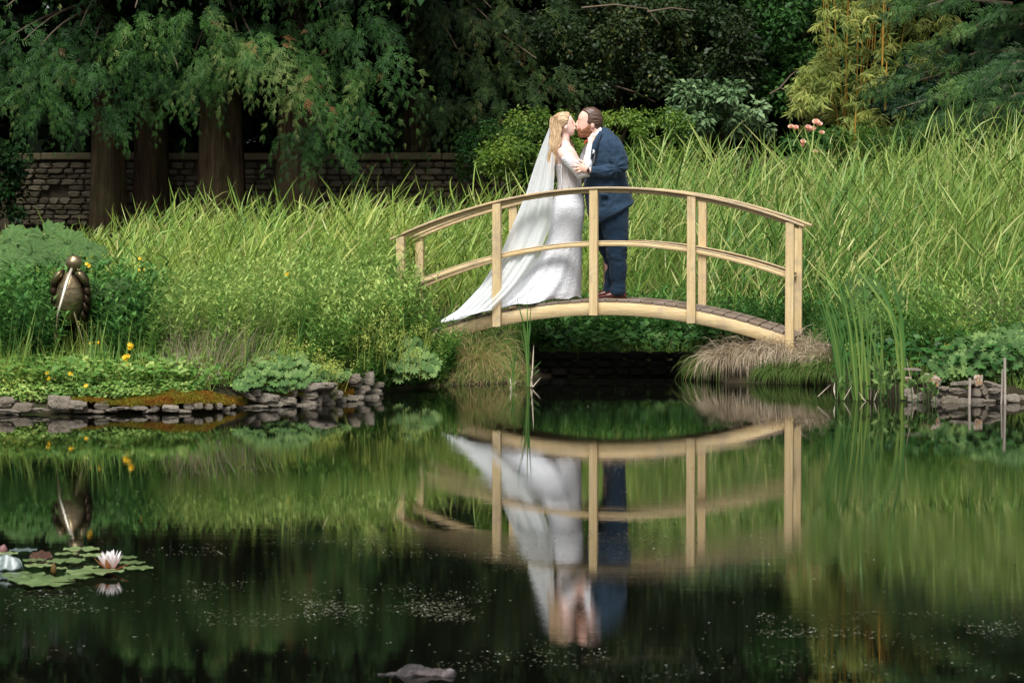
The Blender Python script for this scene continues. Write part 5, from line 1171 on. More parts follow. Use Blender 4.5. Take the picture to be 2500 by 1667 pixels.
def blade_clump(name, label, cat, blds, dep, seed, wd=.016, foot=0.0, group=None, mat=None):
    """blds: list of point lists in pixels; every blade a part"""
    X0, Y0 = blds[0][0]; q = P(X0, Y0, dep); t_ = thing(name, label, cat, (q.x, dep, q.z), group); r = random.Random(seed)
    for pts in blds:
        n = 9; px_ = np.array(pts, float); tt = np.linspace(0, len(px_) - 1, n); X = np.interp(tt, range(len(px_)), px_[:, 0]); Y = np.interp(tt, range(len(px_)), px_[:, 1]); dy = r.uniform(-.12, .12); tw_ = r.uniform(-.5, .5)
        C = np.array([list(P(a, c_, dep + dy * t * .8 + dy)) for a, c_, t in zip(X, Y, np.linspace(0, 1, n))]); w_ = wd * r.uniform(.7, 1.2) * np.array([.8, .9, 1, 1, .95, .85, .7, .45, .06])
        s_ = np.array([math.cos(tw_), math.sin(tw_), 0]); b = Buf()
        V = np.stack([C - s_ * w_[:, None] / 2, C + [0, .15 * wd, 0], C + s_ * w_[:, None] / 2], 1).reshape(-1, 3)
        F = [[i * 3 + j, i * 3 + j + 1, i * 3 + j + 4, i * 3 + j + 3] for i in range(n - 1) for j in range(2)]; vv = r.uniform(.2, .75)
        b.add(V, F, np.clip(np.repeat(np.linspace(vv + .3, vv - .1, n), 3), 0, 1)); o = b.obj('blade', mat or M_IRIS, t_, smooth=True); o.data.transform(Matrix.Translation(-t_.location))
    return t_
def fan(X0, Y0, tips, r, spread=10, mid=.35):
    out = []
    for (xt, yt) in tips: 
        xb = X0 + r.uniform(-spread, spread); out.append([(xb, Y0), (xb + (xt - xb) * mid, Y0 + (yt - Y0) * .55), (xt - (xt - xb) * .18, Y0 + (yt - Y0) * .88), (xt, yt)])
    return out
r = random.Random(5)
blade_clump('cattail_clump', 'leftmost cattail clump in the right shallows, leaning left at the tips', 'cattail', fan(2053, 976, [(1990, 690), (2005, 705), (2018, 730), (2030, 740), (2045, 720), (2060, 830), (2065, 790), (1998, 735), (2040, 800)], r), 24.0, 1)
blade_clump('cattail_clump', 'cattail clump with two thick stems and long tips swept left', 'cattail', fan(2092, 978, [(2000, 665), (2040, 664), (2010, 700), (2060, 720), (2048, 690), (2072, 760), (2085, 800)], r), 23.9, 2)
blade_clump('cattail_clump', 'yellowish green cattail clump in the middle of the group', 'cattail', fan(2128, 950, [(2120, 780), (2130, 770), (2115, 800), (2145, 830), (2138, 790), (2110, 690)], r), 24.3, 3)
blade_clump('cattail_clump', 'slender cattail clump between the yellowish and the tallest', 'cattail', fan(2112, 975, [(2044, 665), (2070, 690), (2095, 770), (2105, 730), (2125, 850), (2085, 700)], r), 23.95, 4)
blade_clump('cattail_clump', 'tallest cattail, its broad blades bent towards the left', 'cattail', fan(2205, 975, [(2070, 612), (2120, 640), (2150, 690), (2165, 760), (2195, 760), (2175, 650), (2210, 890)], r, 6, .15), 23.9, 5, .022)
blade_clump('cattail_clump', 'thin cattail stems right of the yellowish clump', 'cattail', fan(2150, 960, [(2150, 780), (2160, 800), (2140, 700), (2120, 800), (2170, 850)], r), 24.2, 6)
blade_clump('bulrush_clump', 'tall pale rush standing in the water left of the arch', 'rush', fan(1290, 944, [(1262, 725), (1287, 722), (1297, 738), (1270, 800), (1280, 790), (1295, 790), (1275, 780), (1290, 800), (1322, 880), (1318, 900)], r, 4, .2), 25.55, 7, .012)
blade_clump('bulrush_clump', 'shorter yellow rush with a bent stalk beside the tall pale rush', 'rush', fan(1253, 948, [(1255, 842), (1262, 850), (1240, 870), (1248, 880), (1270, 885), (1275, 900), (1232, 900), (1225, 880)], r, 6), 25.5, 8, .010)
blade_clump('iris_leaves', 'single tall iris leaves rising from the left bank', 'iris', fan(318, 800, [(322, 640), (312, 700), (326, 720), (330, 690)], r, 4, .1), 24.4, 9, .022)
s = Mat('dry_reed'); M_DRY = s.done(s.pr(s.mix(s.noise(20, 4), srgb('b3a48c'), srgb('d6c8b4')), .8, .2).outputs[0])
blade_clump('broken_reeds', 'broken dry reed stalks at the foot of the rushes', 'reed stalk', [[(1246, 945), (1246, 930), (1247, 916)], [(1250, 946), (1251, 930), (1252, 920)], [(1242, 952), (1252, 940), (1264, 928)], [(1296, 944), (1300, 900), (1303, 842)], [(1300, 944), (1298, 930), (1297, 922)], [(1300, 945), (1308, 935), (1321, 920)]], 25.45, 10, .012, mat=M_DRY)
blade_clump('broken_reeds', 'dry bent stalks at the foot of the cattails', 'reed stalk', [[(1996, 968), (2015, 950), (2028, 938)], [(2114, 980), (2104, 968), (2096, 956)], [(2060, 975), (2072, 955), (2080, 940)], [(2125, 976), (2126, 955), (2127, 940)], [(2040, 972), (2036, 950), (2038, 930)], [(2220, 978), (2218, 950), (2214, 925)], [(2236, 985), (2228, 950), (2212, 870)], [(2134, 978), (2140, 958), (2150, 945)]], 23.8, 11, .010, mat=M_DRY)
# bogbean leaves between
TB = leaf_t(.5, .1)
def bog(label, spots, dep, seed):
    g = np.random.default_rng(seed); X0, Y0 = spots[0]; q = P(X0, Y0, dep); b = Buf()
    for (X, Y) in spots:
        C = P(X, Y, dep + g.uniform(-.1, .1)); m = 4; d = np.stack([g.normal(0, .5, m), g.normal(-.3, .2, m), g.uniform(.4, 1, m)], 1)
        inst(b, *TB, frames(unit(d), unit(g.normal(size=(m, 3)) * .3 + [0, -1, .3])), np.tile(np.array(C), (m, 1)), g.uniform(.06, .10, m), g.uniform(.4, .9, m)); tube(b, [C, Vector((C.x + g.normal(0, .01), C.y, -.02))], .004, 5, v=.3, cap=False)
    o = b.obj('bogbean', M_MANTLE, origin=tuple(q)); tag(o, label, 'water plant')
bog('bogbean leaves at the feet of the left cattails', [(2040, 935), (2070, 945), (2090, 930), (2055, 955), (2110, 945)], 23.85, 1)
bog('bogbean leaves under the tallest cattail', [(2150, 935), (2170, 930), (2165, 950), (2185, 925), (2150, 915), (2195, 935), (2160, 970), (2135, 950), (2140, 905), (2175, 895)], 23.85, 2)
bog('bogbean leaves in front of the orange stone', [(2225, 945), (2240, 938), (2262, 960), (2275, 950), (2285, 965), (2255, 935), (2268, 925)], 23.6, 3)
# fern in the shade under the arch
b = Buf(); q = P(1360, 850, 27.9); g_ = np.random.default_rng(8)
for i in range(9):
    d = np.array([[g_.normal(0, .7), -.2, 1.0]]); inst(b, *FR[i % 4], frames(unit(d), np.array([[0, -1, .3]])), np.array([[q.x, 27.9, q.z]]), g_.uniform(.25, .36, 1), [.3])
tag(b.obj('fern', M_CYP2, origin=tuple(q)), 'dark fern silhouette in the shade beneath the arch', 'fern')

# ------------------------------------------------------------------ stones at the water's edge
s = Mat('edge_stone'); oi = s.n('ShaderNodeObjectInfo').outputs['Random']; n1 = s.noise(9, 7, .7, coord='Object'); n2 = s.noise(2.5, 5, .6, coord='Object')
c = s.ramp(oi, [(0, srgb('a79a86')), (.35, srgb('c2b5a0')), (.7, srgb('b0a594')), (1, srgb('ddd0bb'))]); c = s.mix(s.ramp(n1, [(.4, (0,) * 3), (.66, (.7,) * 3)]), c, srgb('564a3c')); c = s.mix(s.ramp(n2, [(.55, (0,) * 3), (.7, (.5,) * 3)]), c, srgb('d5cdc0'))
M_ST = s.done(s.pr(c, .85, .2, bump=s.bump(s.noise(6, 8, .75, coord='Object'), 1, .06)).outputs[0])
s = Mat('orange_stone'); M_STO = s.done(s.pr(s.mix(s.ramp(s.noise(2, 5), [(.4, (0,) * 3), (.6, (1,) * 3)]), srgb('c99a68'), srgb('e0d6c8')), .85, .2, bump=s.bump(s.noise(6, 8, .75), 1, .05)).outputs[0])
sm = []
for i in range(12):
    me = stone_mesh('stone', 20 + i, 3, .30, .6); me.materials.append(M_ST); sm.append(me)
smo = []
for i in range(2):
    me = stone_mesh('stone', 50 + i, 3, .28, .7); me.materials.append(M_STO); smo.append(me)
def edging(label, lst, ox, oy, sc, seed, depf):
    r = random.Random(seed); X0 = ox + lst[0][0] / sc; d0 = depf(X0); t_ = thing('stone_edging', label, 'stones', (P(X0, 1000, d0).x, d0, 0))
    for it in lst:
        cx, cy, w_, h_ = it[:4]; tl_ = it[4] if len(it) > 4 else r.uniform(-6, 6); spm = it[5] if len(it) > 5 else None
        X = ox + cx / sc; Y = oy + cy / sc; d_ = depf(X) + max(0, (1010 - Y) * .003) * .0 + r.uniform(.0, .06); q = P(X, Y, d_); kk = d_ / FPX / sc
        me = smo[r.randrange(2)] if spm else sm[r.randrange(12)]
        if cy in ():
            pass
        o = place('stone', me, q - t_.location, (w_ * kk * .56, max(h_, w_ * .7) * kk * .5, h_ * kk * .60), (r.uniform(-.1, .1), math.radians(tl_), r.uniform(-.25, .25)), t_)
        if spm: o['label'] = spm

edging('rough grey stones edging the left shore from the frame edge to the moss', [(30, 240, 110, 55), (130, 270, 120, 52), (50, 292, 150, 28), (200, 285, 120, 24), (260, 283, 60, 20), (340, 245, 125, 74), (310, 208, 60, 18), (450, 258, 104, 50), (585, 258, 84, 44), (475, 290, 100, 20), (560, 292, 90, 18),
        (690, 275, 110, 20), (640, 285, 70, 20), (790, 272, 110, 28), (890, 272, 52, 48), (980, 275, 92, 38), (850, 290, 60, 20), (1085, 265, 54, 36), (1140, 262, 50, 34), (1196, 266, 50, 34), (1255, 262, 46, 34), (1330, 264, 54, 24), (1300, 276, 50, 20), (1040, 290, 120, 18)], 0, 880, 2.352, 3, dl)
edging('pale flat stones piled on the left shore beside the bridge', [(1430, 200, 100, 26, 38), (1470, 185, 60, 40), (1475, 268, 130, 26), (1535, 215, 130, 48), (1560, 248, 120, 38), (1400, 270, 90, 24), (1640, 232, 116, 46), (1680, 188, 66, 40), (1700, 265, 140, 28), (1775, 200, 110, 50), (1820, 152, 210, 44, -4), (1780, 245, 96, 40), (1830, 235, 40, 60), (1860, 215, 60, 50), (1905, 165, 62, 56), (1880, 245, 90, 50), (1940, 195, 60, 46),
        (1960, 235, 60, 60), (2030, 108, 96, 50, -12), (2040, 135, 64, 36), (2112, 108, 74, 78), (2090, 165, 66, 34), (2140, 178, 100, 32), (2175, 142, 62, 34), (2065, 190, 66, 40), (2180, 192, 44, 20), (2010, 215, 90, 34), (2120, 210, 110, 26), (2060, 215, 60, 30)], 0, 880, 2.352, 4, dl)
dr_ = lambda X: float(np.interp(X, [2200, 2300, 2500], [23.75, 23.7, 23.65]))
edging('mixed grey and orange stones edging the right shore', [(1000, 435, 190, 130, 10, 'cream white lump of stone'), (1080, 480, 120, 150, 35, 'orange brown tilted stone'), (1195, 580, 160, 60), (1190, 635, 170, 90), (1400, 612, 250, 105), (1470, 505, 330, 60, -5), (1692, 470, 125, 165, 3, 'upright orange brown stone'), (1655, 635, 160, 125), (1785, 600, 160, 140, 50), (1905, 530, 260, 70, 18), (1930, 610, 190, 75), (1840, 690, 90, 60, -40), (1960, 690, 160, 100),
        (1290, 745, 250, 140), (1690, 755, 220, 80), (1100, 740, 160, 90), (1500, 760, 200, 90), (1850, 770, 200, 70), (700, 640, 130, 120), (760, 720, 160, 110), (880, 700, 140, 110), (690, 440, 90, 60, 0, 'orange stone under the grey slab'), (750, 303, 230, 22, 2), (2080, 740, 160, 130), (2200, 720, 170, 120), (2330, 740, 170, 120), (960, 590, 120, 70)], 2100, 850, 5.88, 5, dr_)
# wooden stakes
s = Mat('grey_wood'); g = s.noise(12, 5, .7, stretch=(3, 3, .3)); M_GREYW = s.done(s.pr(s.mix(g, srgb('857a6e'), srgb('c0b4a6')), .9, .15, bump=s.bump(g, .6, .004)).outputs[0])
for (X, Ya, Yb, wpx, d_, lean, lab) in ((2367, 923, 985, 5.5, 23.5, .02, 'short grey stake standing before the right rocks'), (2454, 874, 990, 5.2, 23.45, -.015, 'taller square grey stake in the water near the right edge'), (2446, 902, 990, 4, 23.5, .03, 'thin grey stick leaning beside the taller stake')):
    a = P(X, Ya, d_); c_ = P(X, Yb, d_); kk = d_ / FPX; me = box_mesh('stake', wpx * kk, wpx * kk, (a.z - c_.z) + .1, .002); me.materials.append(M_GREYW)
    tag(place('stake', me, (a.x, d_, (a.z + c_.z) / 2 - .05), rot=(0, lean, .3)), lab, 'stake')
# bank under the bridge: retaining stones, the arch shadow painted in as near-black colour
s = Mat('shade_painted_stone'); M_SHADE_ST = s.done(s.pr(s.mix(s.noise(7, 6), srgb('0d0c09'), srgb('211e18')), .9, .15, bump=s.bump(s.noise(9, 7), .9, .03)).outputs[0])
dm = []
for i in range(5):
    me = stone_mesh('stone', 70 + i, 2, .2, .8); me.materials.append(M_SHADE_ST); dm.append(me)
t_ = thing('retaining_wall', 'low retaining wall below the arch, its shadow painted near-black', 'wall', (1.0, 27.3, 0)); r = random.Random(9)
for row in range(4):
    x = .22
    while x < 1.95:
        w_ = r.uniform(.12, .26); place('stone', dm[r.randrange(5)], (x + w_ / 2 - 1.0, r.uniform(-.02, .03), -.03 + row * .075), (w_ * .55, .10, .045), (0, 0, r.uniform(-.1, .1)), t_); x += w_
# moss cushions
s = Mat('moss'); c = s.ramp(s.noise(7, 6, .7, coord='Object'), [(.32, srgb('6a7422')), (.48, srgb('8c7a2a')), (.6, srgb('9a6428')), (.75, srgb('74481f'))])
M_MOSS = s.done(s.pr(c, 1, .05, bump=s.bump(s.noise(90, 5, .8), 1, .02)).outputs[0])
M_MOSSL = leaf_mat('moss_tip', [(0, srgb('5f6a20')), (.35, srgb('8a8430')), (.6, srgb('a06c2c')), (1, srgb('8a5428'))], .2, .9, .1, patch=srgb('8c9030'), pscale=5)
def moss(label, X0, X1, Yt, Yb, seed):
    g = np.random.default_rng(seed); n = int(9000 * min(1, (X1 - X0) / 336)); X = g.uniform(X0, X1, n); t = (X - X0) / (X1 - X0); f = g.random(n); top = np.interp(t, np.linspace(0, 1, len(Yt)), Yt); bot = np.interp(t, np.linspace(0, 1, len(Yb)), Yb); Y = top + (bot - top) * f
    d_ = np.array([dl(a) for a in X]) + .02 + .32 * (1 - f) ** 1.5
    pts = np.array([list(P(a, c_, e)) for a, c_, e in zip(X, Y, d_)]); b = Buf()
    nx_ = 40; ny_ = 8; V = []
    for j in range(ny_):
        for i in range(nx_):
            tt = i / (nx_ - 1); ff = j / (ny_ - 1); Xg = X0 + (X1 - X0) * tt; yt_ = np.interp(tt, np.linspace(0, 1, len(Yt)), Yt); yb_ = np.interp(tt, np.linspace(0, 1, len(Yb)), Yb)
            V.append(list(P(Xg, yt_ + (yb_ - yt_) * ff + 2 * noise.noise(Vector((Xg * .06, ff * 3, 1))), dl(Xg) + .04 + .34 * (1 - ff) ** 1.5 + .02 * noise.noise(Vector((Xg * .08, ff * 4, 4))))))
    b.add(V, [[j * nx_ + i, (j + 1) * nx_ + i, (j + 1) * nx_ + i + 1, j * nx_ + i + 1] for j in range(ny_ - 1) for i in range(nx_ - 1)], .5)
    vv = np.array([.5 + .9 * noise.noise(Vector((a * .02, c_ * .06, seed))) for a, c_ in zip(X, Y)])
    blades(b, pts + [0, .01, -.006], np.stack([g.normal(0, .6, n), g.normal(-.7, .3, n), g.normal(.6, .4, n)], 1), g.uniform(.015, .032, n), .005, .4, 3, np.clip(vv + g.normal(0, .12, n), 0, 1))
    return tag(b.obj('moss_cushion', M_MOSSL), label, 'moss', kind='stuff')
moss('rust brown and yellow green moss cushion along the left shore', 264, 600, [978, 968, 958, 952, 950, 953, 955, 966, 962], [986, 988, 990, 988, 984, 982, 984, 986, 988], 1)
moss('small orange green moss patch on the pale stones', 660, 760, [958, 950, 948, 952, 962], [966, 964, 962, 962, 966], 2)
moss('brown moss and roots hanging between the pale stones', 812, 862, [930, 926, 930], [962, 968, 960], 3)
moss('thin strip of brownish moss between the left stones', 165, 270, [972, 966, 968, 974], [980, 978, 980, 984], 4)

# ------------------------------------------------------------------ bird sculpture
s = Mat('bronze'); c = s.mix(s.noise(14, 6, .7), srgb('6e5f44'), srgb('a39372')); M_BRZ = s.done(s.pr(c, .38, .5, metal=.85, bump=s.bump(s.noise(16, 4, .6), .8, .012)).outputs[0])
s = Mat('dark_bronze'); M_BRZD = s.done(s.pr(s.mix(s.noise(10, 5), srgb('241b14'), srgb('453423')), .45, .5, metal=.7, bump=s.bump(s.noise(12, 4), .7, .01)).outputs[0])
s = Mat('bright_metal'); M_BEAK = s.done(s.pr(s.mix(s.noise(20, 4), srgb('b9b09a'), srgb('ddd6c4')), .4, .5, metal=.5).outputs[0])
BD = 23.62; kb = BD / FPX; bird = thing('bird_sculpture', 'bronze long billed wading bird sculpture standing among the plants', 'sculpture', P(170, 880, BD))
def bS(X, Y, dy=0): q = P(X, Y, BD); return Vector((q.x, BD + dy, q.z))
def bput(b, nm, mt, smooth=True, lab=None):
    o = b.obj(nm, mt, bird, smooth=smooth); o.data.transform(Matrix.Translation(-bird.location)); 
    if lab: o['label'] = lab
    return o
b = Buf(); loft(b, [(bS(172, 664, .02), 10 * kb, .035), (bS(171, 676, .03), 20 * kb, .07), (bS(170, 695, .03), 31 * kb, .10), (bS(169, 722, .03), 36 * kb, .115), (bS(168, 748, .04), 33 * kb, .11), (bS(167, 770, .06), 25 * kb, .09), (bS(167, 786, .08), 14 * kb, .05)], 28); bput(b, 'body', M_BRZ)
b = Buf(); ell(b, bS(181.4, 641.8, -.02), (19.5 * kb, .064, 19.5 * kb), n=28); ell(b, bS(180, 655, -.015), (12 * kb, .045, 11 * kb)); bput(b, 'head', M_BRZ)
b = Buf(); loft(b, [(bS(178, 656, -.075), 3.2 * kb, .012), (bS(170, 690, -.17), 4.4 * kb, .013), (bS(160, 735, -.23), 3.4 * kb, .010), (bS(151.4, 770, -.26), 2.4 * kb, .007)], 8); bput(b, 'bill', M_BEAK, lab='long pale metal bill')
for sx, xs in ((-1, (150, 140, 133, 131, 134, 142)), (1, (192, 202, 208, 210, 208, 198))):
    b = Buf(); ys = (664, 678, 700, 730, 760, 785)
    loft(b, [(bS(x, y, .05 + .02 * i), w_ * kb, .055) for i, (x, y, w_) in enumerate(zip(xs, ys, (6, 10, 9, 8, 7, 4)))], 14); bput(b, 'wing', M_BRZD)
    b = Buf(); loft(b, [(bS(xs[0] + sx * 0, 663, -.015), 5 * kb, .04), (bS(xs[0] - sx * 0 + sx * 6, 670, -.02), 9 * kb, .05), (bS(xs[2] + sx * -1, 690, -.01), 6.5 * kb, .035)], 12); bput(b, 'shoulder_plate', M_BRZ)
b = Buf(); loft(b, [(bS(166, 770, .10), 22 * kb, .05), (bS(163, 792, .16), 20 * kb, .04), (bS(160, 806, .2), 14 * kb, .02)], 14); bput(b, 'tail', M_BRZD)
for pts in ([(145, 747), (141, 790), (136, 841), (133, 880)], [(178, 750), (193, 795), (214, 860), (227, 900)]):
    b = Buf(); tube(b, [bS(x, y, -.03 - i * .02) for i, (x, y) in enumerate(pts)], [.011, .009, .008, .004], 10)
    if pts[0][0] > 160: tube(b, [bS(213, 853, -.07), bS(217, 866, -.072)], [.013, .012], 8)
    bput(b, 'leg', M_BRZ)
for sx in (-1, 1):
    for i, (dx, Y, w_) in enumerate(((38, 690, 9), (41, 710, 9), (40, 730, 8), (36, 750, 7), (30, 770, 6))):
        b = Buf(); ell(b, bS(171 + sx * dx, Y, .0 + .012 * i), (w_ * kb, .035, 15 * kb), rot=sx * .25, n=12); bput(b, 'feather_plate', M_BRZD)
for i, Y in enumerate((700, 728, 752)):
    b = Buf(); tube(b, [bS(171 + (38 - 3 * i) * math.sin(a_), Y + 3, .03 - (.112 - .006 * i) * math.cos(a_)) for a_ in np.linspace(-1.1, 1.1, 12)], .0022, 5); bput(b, 'seam', M_BRZD)
b = Buf()
for (X, Y) in ((163, 649), (193, 658)): ell(b, bS(X, Y, -.065), (.005, .005, .005), n=8)
bput(b, 'rivets', M_BEAK)

# ------------------------------------------------------------------ yellow flowers
def flower_mesh(r):
    b = Buf(); tv = np.array([[0, 0, 0], [.34, .4, .05], [.30, .9, .0], [0, 1, -.06], [-.30, .9, 0], [-.34, .4, .05]]); tf = np.array([[0, 1, 2], [0, 2, 3], [0, 3, 4], [0, 4, 5]])
    for i in range(5):
        a = i / 5 * 6.283; d = np.array([[math.cos(a), math.sin(a) * .9, .35]]); inst(b, tv, tf, frames(d), np.zeros((1, 3)), r, [.3 + .15 * i])
    tube(b, [(0, 0, 0), (0, r * .3, -r * 2.2)], r * .1, 4, v=0, cap=False)
    return b.mesh('flower')
fm = [flower_mesh(.019), flower_mesh(.023)]
for q in fm: q.materials.append(M_YEL)
FL = [(223, 838, 23.3, 0, 'left flower of the yellow pair beside the bird leg'), (240, 837, 23.3, 0, 'right flower of the yellow pair beside the bird leg'), (317, 842, 23.2, 1, 'upper right bloom of the upper yellow flower group'), (322, 846, 23.2, 1, 'right hand bloom of the upper yellow flower group'), (316, 851, 23.2, 0, 'lowest bloom of the upper yellow flower group'),
      (304, 872, 23.0, 1, 'left bloom of the lower yellow flower group'), (312, 870, 23.0, 1, 'right bloom of the lower yellow flower group'), (306, 878, 23.0, 0, 'bottom bloom of the lower yellow flower group'), (309, 893, 22.9, 0, 'small yellow flower hanging below the lower group'), (172, 913, 22.7, 1, 'lone yellow flower low on the bank below the bird'),
      (115, 911, 22.8, 0, 'faded yellow flower near the left waterside'), (119, 924, 22.7, 0, 'small yellow flower just above the left rocks'), (210, 942, 22.6, 0, 'tiny yellow flower beside the mossy stones'), (212, 645, 24, 0, 'yellow flower just right of the bird head'), (218, 650, 24, 0, 'drooping yellow petal right of the bird head'),
      (340, 632, 25.5, 0, 'yellow iris bloom in the reeds above the iris leaves'), (338, 658, 25.3, 0, 'pale yellow iris bloom left of the tall iris leaf'), (348, 657, 25.3, 0, 'yellow iris bloom right of the tall iris leaf'), (701, 670, 25.6, 1, 'lone yellow bloom in the meadow middle left')]
for (X, Y, d_, i, lab) in FL:
    o = place('yellow_flower', fm[i], P(X, Y, d_), rot=(.9, random.uniform(-.5, .5), random.uniform(-.5, .5))); tag(o, lab, 'flower', 'yellow flowers on the left bank')
M_WF = leaf_mat('pale_petal', [(0, srgb('b8c0d0')), (1, srgb('e8ecf0'))], .2, .6, .2, warm=False)
b = Buf(); g_ = np.random.default_rng(3); n = 26; X = g_.uniform(455, 545, n); pts = np.array([list(P(a, 915 + g_.normal(0, 9), 23.0)) for a in X]); pts = np.repeat(pts, 4, 0) + g_.normal(0, .004, (n * 4, 3))
inst(b, *leaf_q(1, 0), frames(unit(g_.normal(size=(n * 4, 3)))), pts, .009 * np.ones(n * 4), g_.random(n * 4)); tag(b.obj('forget_me_nots', M_WF), 'tiny pale blue flowers above the moss', 'flowers', kind='stuff')

# ------------------------------------------------------------------ water lilies
M_PAD = leaf_mat('lily_pad', [(0, srgb('46583c')), (.5, srgb('60754e')), (1, srgb('86976e'))], .05, .28, .5)
M_PADB = leaf_mat('lily_pad_blue', [(0, srgb('47544f')), (1, srgb('6b7876'))], .05, .35, .5, warm=False)
M_PADR = leaf_mat('lily_pad_brown', [(0, srgb('38231a')), (1, srgb('503622'))], .15, .4, .4, warm=False)
def pad_mesh(seed, wav_=.03, curl=0):
    r = random.Random(seed); m = 40; rings = 5; V = [[0, 0, 0]]; F3 = []; Q = []; ph = r.uniform(0, 6)
    for k_ in range(1, rings + 1):
        f = k_ / rings
        for i in range(m):
            a = .12 + i / (m - 1) * (6.283 - .24); e = 1 - .035 * f * math.sin(a * 11 + ph) - .02 * math.sin(a * 5)
            V.append([math.cos(a) * f * e, math.sin(a) * f * e, wav_ * f ** 3 * (math.sin(a * 7 + ph) + .5 * math.sin(a * 13)) + .012 * f * math.sin(a * 17) + curl * max(0, math.sin(a + ph)) ** 2 * f ** 4])
    for k_ in range(rings - 1):
        for i in range(m - 1): Q.append([1 + k_ * m + i, 1 + (k_ + 1) * m + i, 1 + (k_ + 1) * m + i + 1, 1 + k_ * m + i + 1])
    b = Buf(); b.add(V, Q, [.5] + [.2 + .1 * (seed * 7 % 6) + .2 * r.random() + .12 * math.sin(i * .9) for _ in range(rings) for i in range(m)]); b.T.append(np.array([[0, 1 + i, 2 + i] for i in range(m - 1)]))
    me = b.mesh('pad', smooth=True); me.materials.append(M_PAD); return me
pads = [(480, 415, 330, 'lily pad just right of the raised blue leaf'), (950, 435, 560, 'largest lily pad, in the middle of the raft'), (950, 345, 340, 'lily pad behind the largest pad'), (1170, 285, 520, 'lily pad at the far edge of the raft behind the flower'), (1330, 385, 380, 'lily pad just left of the flower'),
        (1800, 375, 340, 'lily pad behind and right of the flower'), (1890, 460, 380, 'lily pad directly right of the flower'), (1980, 548, 440, 'rightmost lily pad of the raft'), (1350, 615, 840, 'wide wavy pad in front of the flower'), (540, 535, 400, 'lily pad left of the brown bud'), (860, 530, 220, 'small lily pad right of the brown bud'),
        (330, 640, 660, 'long lily pad below the raised blue leaf'), (500, 712, 780, 'wavy lily pad second from the near edge'), (1100, 690, 500, 'lily pad to the left of the flower reflection'), (680, 782, 820, 'nearest lily pad of the raft'), (1310, 510, 240, 'small pad between largest pad and flower'), (60, 330, 380, 'lily pad at the left edge behind the blue leaf'), (330, 290, 400, 'blue tinted pad at the far left of the raft')]
for i, (cx, cy, w_, lab) in enumerate(pads):
    X, Y = cx / 5.88, 1300 + cy / 5.88; q = W(X, Y); rr_ = w_ / 5.88 / 2 * q.y / FPX; me = pad_mesh(i + 1, .035, .05 if i in (1, 2, 8) else 0)
    if i == 17: me.materials.clear(); me.materials.append(M_PADB)
    o = place('lily_pad', me, (q.x, q.y, .008 + .0035 * (i % 5)), (rr_,) * 3, (0, 0, random.uniform(0, 6))); tag(o, lab, 'lily pad', 'lily pads floating at the left')
def curled(name, lab, X, Y, wpx, hpx, mat, mat2, seed, fold):
    q = W(X, Y + hpx * .4); kk = q.y / FPX; n = 18; m = 10; V = []
    for j in range(m):
        for i in range(n):
            u = i / (n - 1) * 2 - 1; v_ = j / (m - 1); half = math.sqrt(max(0, 1 - u * u)) 
            V.append([u * wpx * .5 * kk, (v_ - .5) * half * .10 - fold * .05 * v_, .004 + v_ * half * hpx * kk + .004 * math.sin(u * 9 + seed)])
    b = Buf(); b.add(V, [[j * n + i, j * n + i + 1, (j + 1) * n + i + 1, (j + 1) * n + i] for j in range(m - 1) for i in range(n - 1)], np.random.default_rng(seed).random(n * m))
    o = b.obj(name, mat, smooth=True); o.location = (q.x, q.y, 0); me = o.data; me.materials.append(mat2)
    md = o.modifiers.new('s', 'SOLIDIFY'); md.thickness = .003; md.material_offset = 1; tag(o, lab, 'lily pad'); return o
curled('raised_lily_leaf', 'pale blue lily leaf with a red brown underside, raised out of the water', 14, 1376, 92, 36, M_PADB, M_PADR, 1, 1)
curled('folded_lily_leaf', 'brown folded lily leaf edge standing up in the raft', 101, 1357, 60, 17, M_PADR, M_PAD, 2, .5)
M_PET = leaf_mat('lily_petal', [(0, srgb('e9a9b4')), (.5, srgb('f2d8dc')), (1, srgb('f6f0ee'))], .3, .45, .35, warm=False)
M_SEP = leaf_mat('sepal', [(0, srgb('a8583c')), (1, srgb('d08a62'))], .2, .5, .3, warm=False)
M_BUD = leaf_mat('bud', [(0, srgb('4e3a20')), (1, srgb('6f5a2e'))], .1, .5, .3); M_BUDP = leaf_mat('pink_bud', [(0, srgb('5c3835')), (1, srgb('8a6664'))], .1, .5, .3, warm=False)
fq = W(268, 1397); lily = thing('water_lily', 'open pale pink water lily bloom at the right of the pads', 'water lily', fq); kk = fq.y / FPX
def petal(L, wd, el, az, mat, nm, seed, off=.008, curve=.35):
    n = 8; m = 5; V = []; vv = []
    for i in range(n):
        t = i / (n - 1); e = el + curve * (t - .4); w_ = wd * math.sin(min(1, t * 1.15 + .12) * math.pi * .93) ** .75 * (1 if t < .98 else .05)
        rr_ = off + L * math.sin(el) * 0; cx_ = off + L * t * math.cos(el + curve * t * .5); cz = .006 + L * t * math.sin(el + curve * t * .5)
        for j in range(m):
            s_ = (j / (m - 1) * 2 - 1); V.append([(cx_ - .25 * w_ * s_ * s_) , w_ * s_ * .5, cz + .15 * w_ * s_ * s_]); vv.append(min(1, t * 1.3))
    V = np.array(V); c_, s2 = math.cos(az), math.sin(az); V = V @ np.array([[c_, s2, 0], [-s2, c_, 0], [0, 0, 1]])
    b = Buf(); b.add(V, [[i * m + j, (i + 1) * m + j, (i + 1) * m + j + 1, i * m + j + 1] for i in range(n - 1) for j in range(m - 1)], vv); return b.obj(nm, mat, lily, smooth=True)
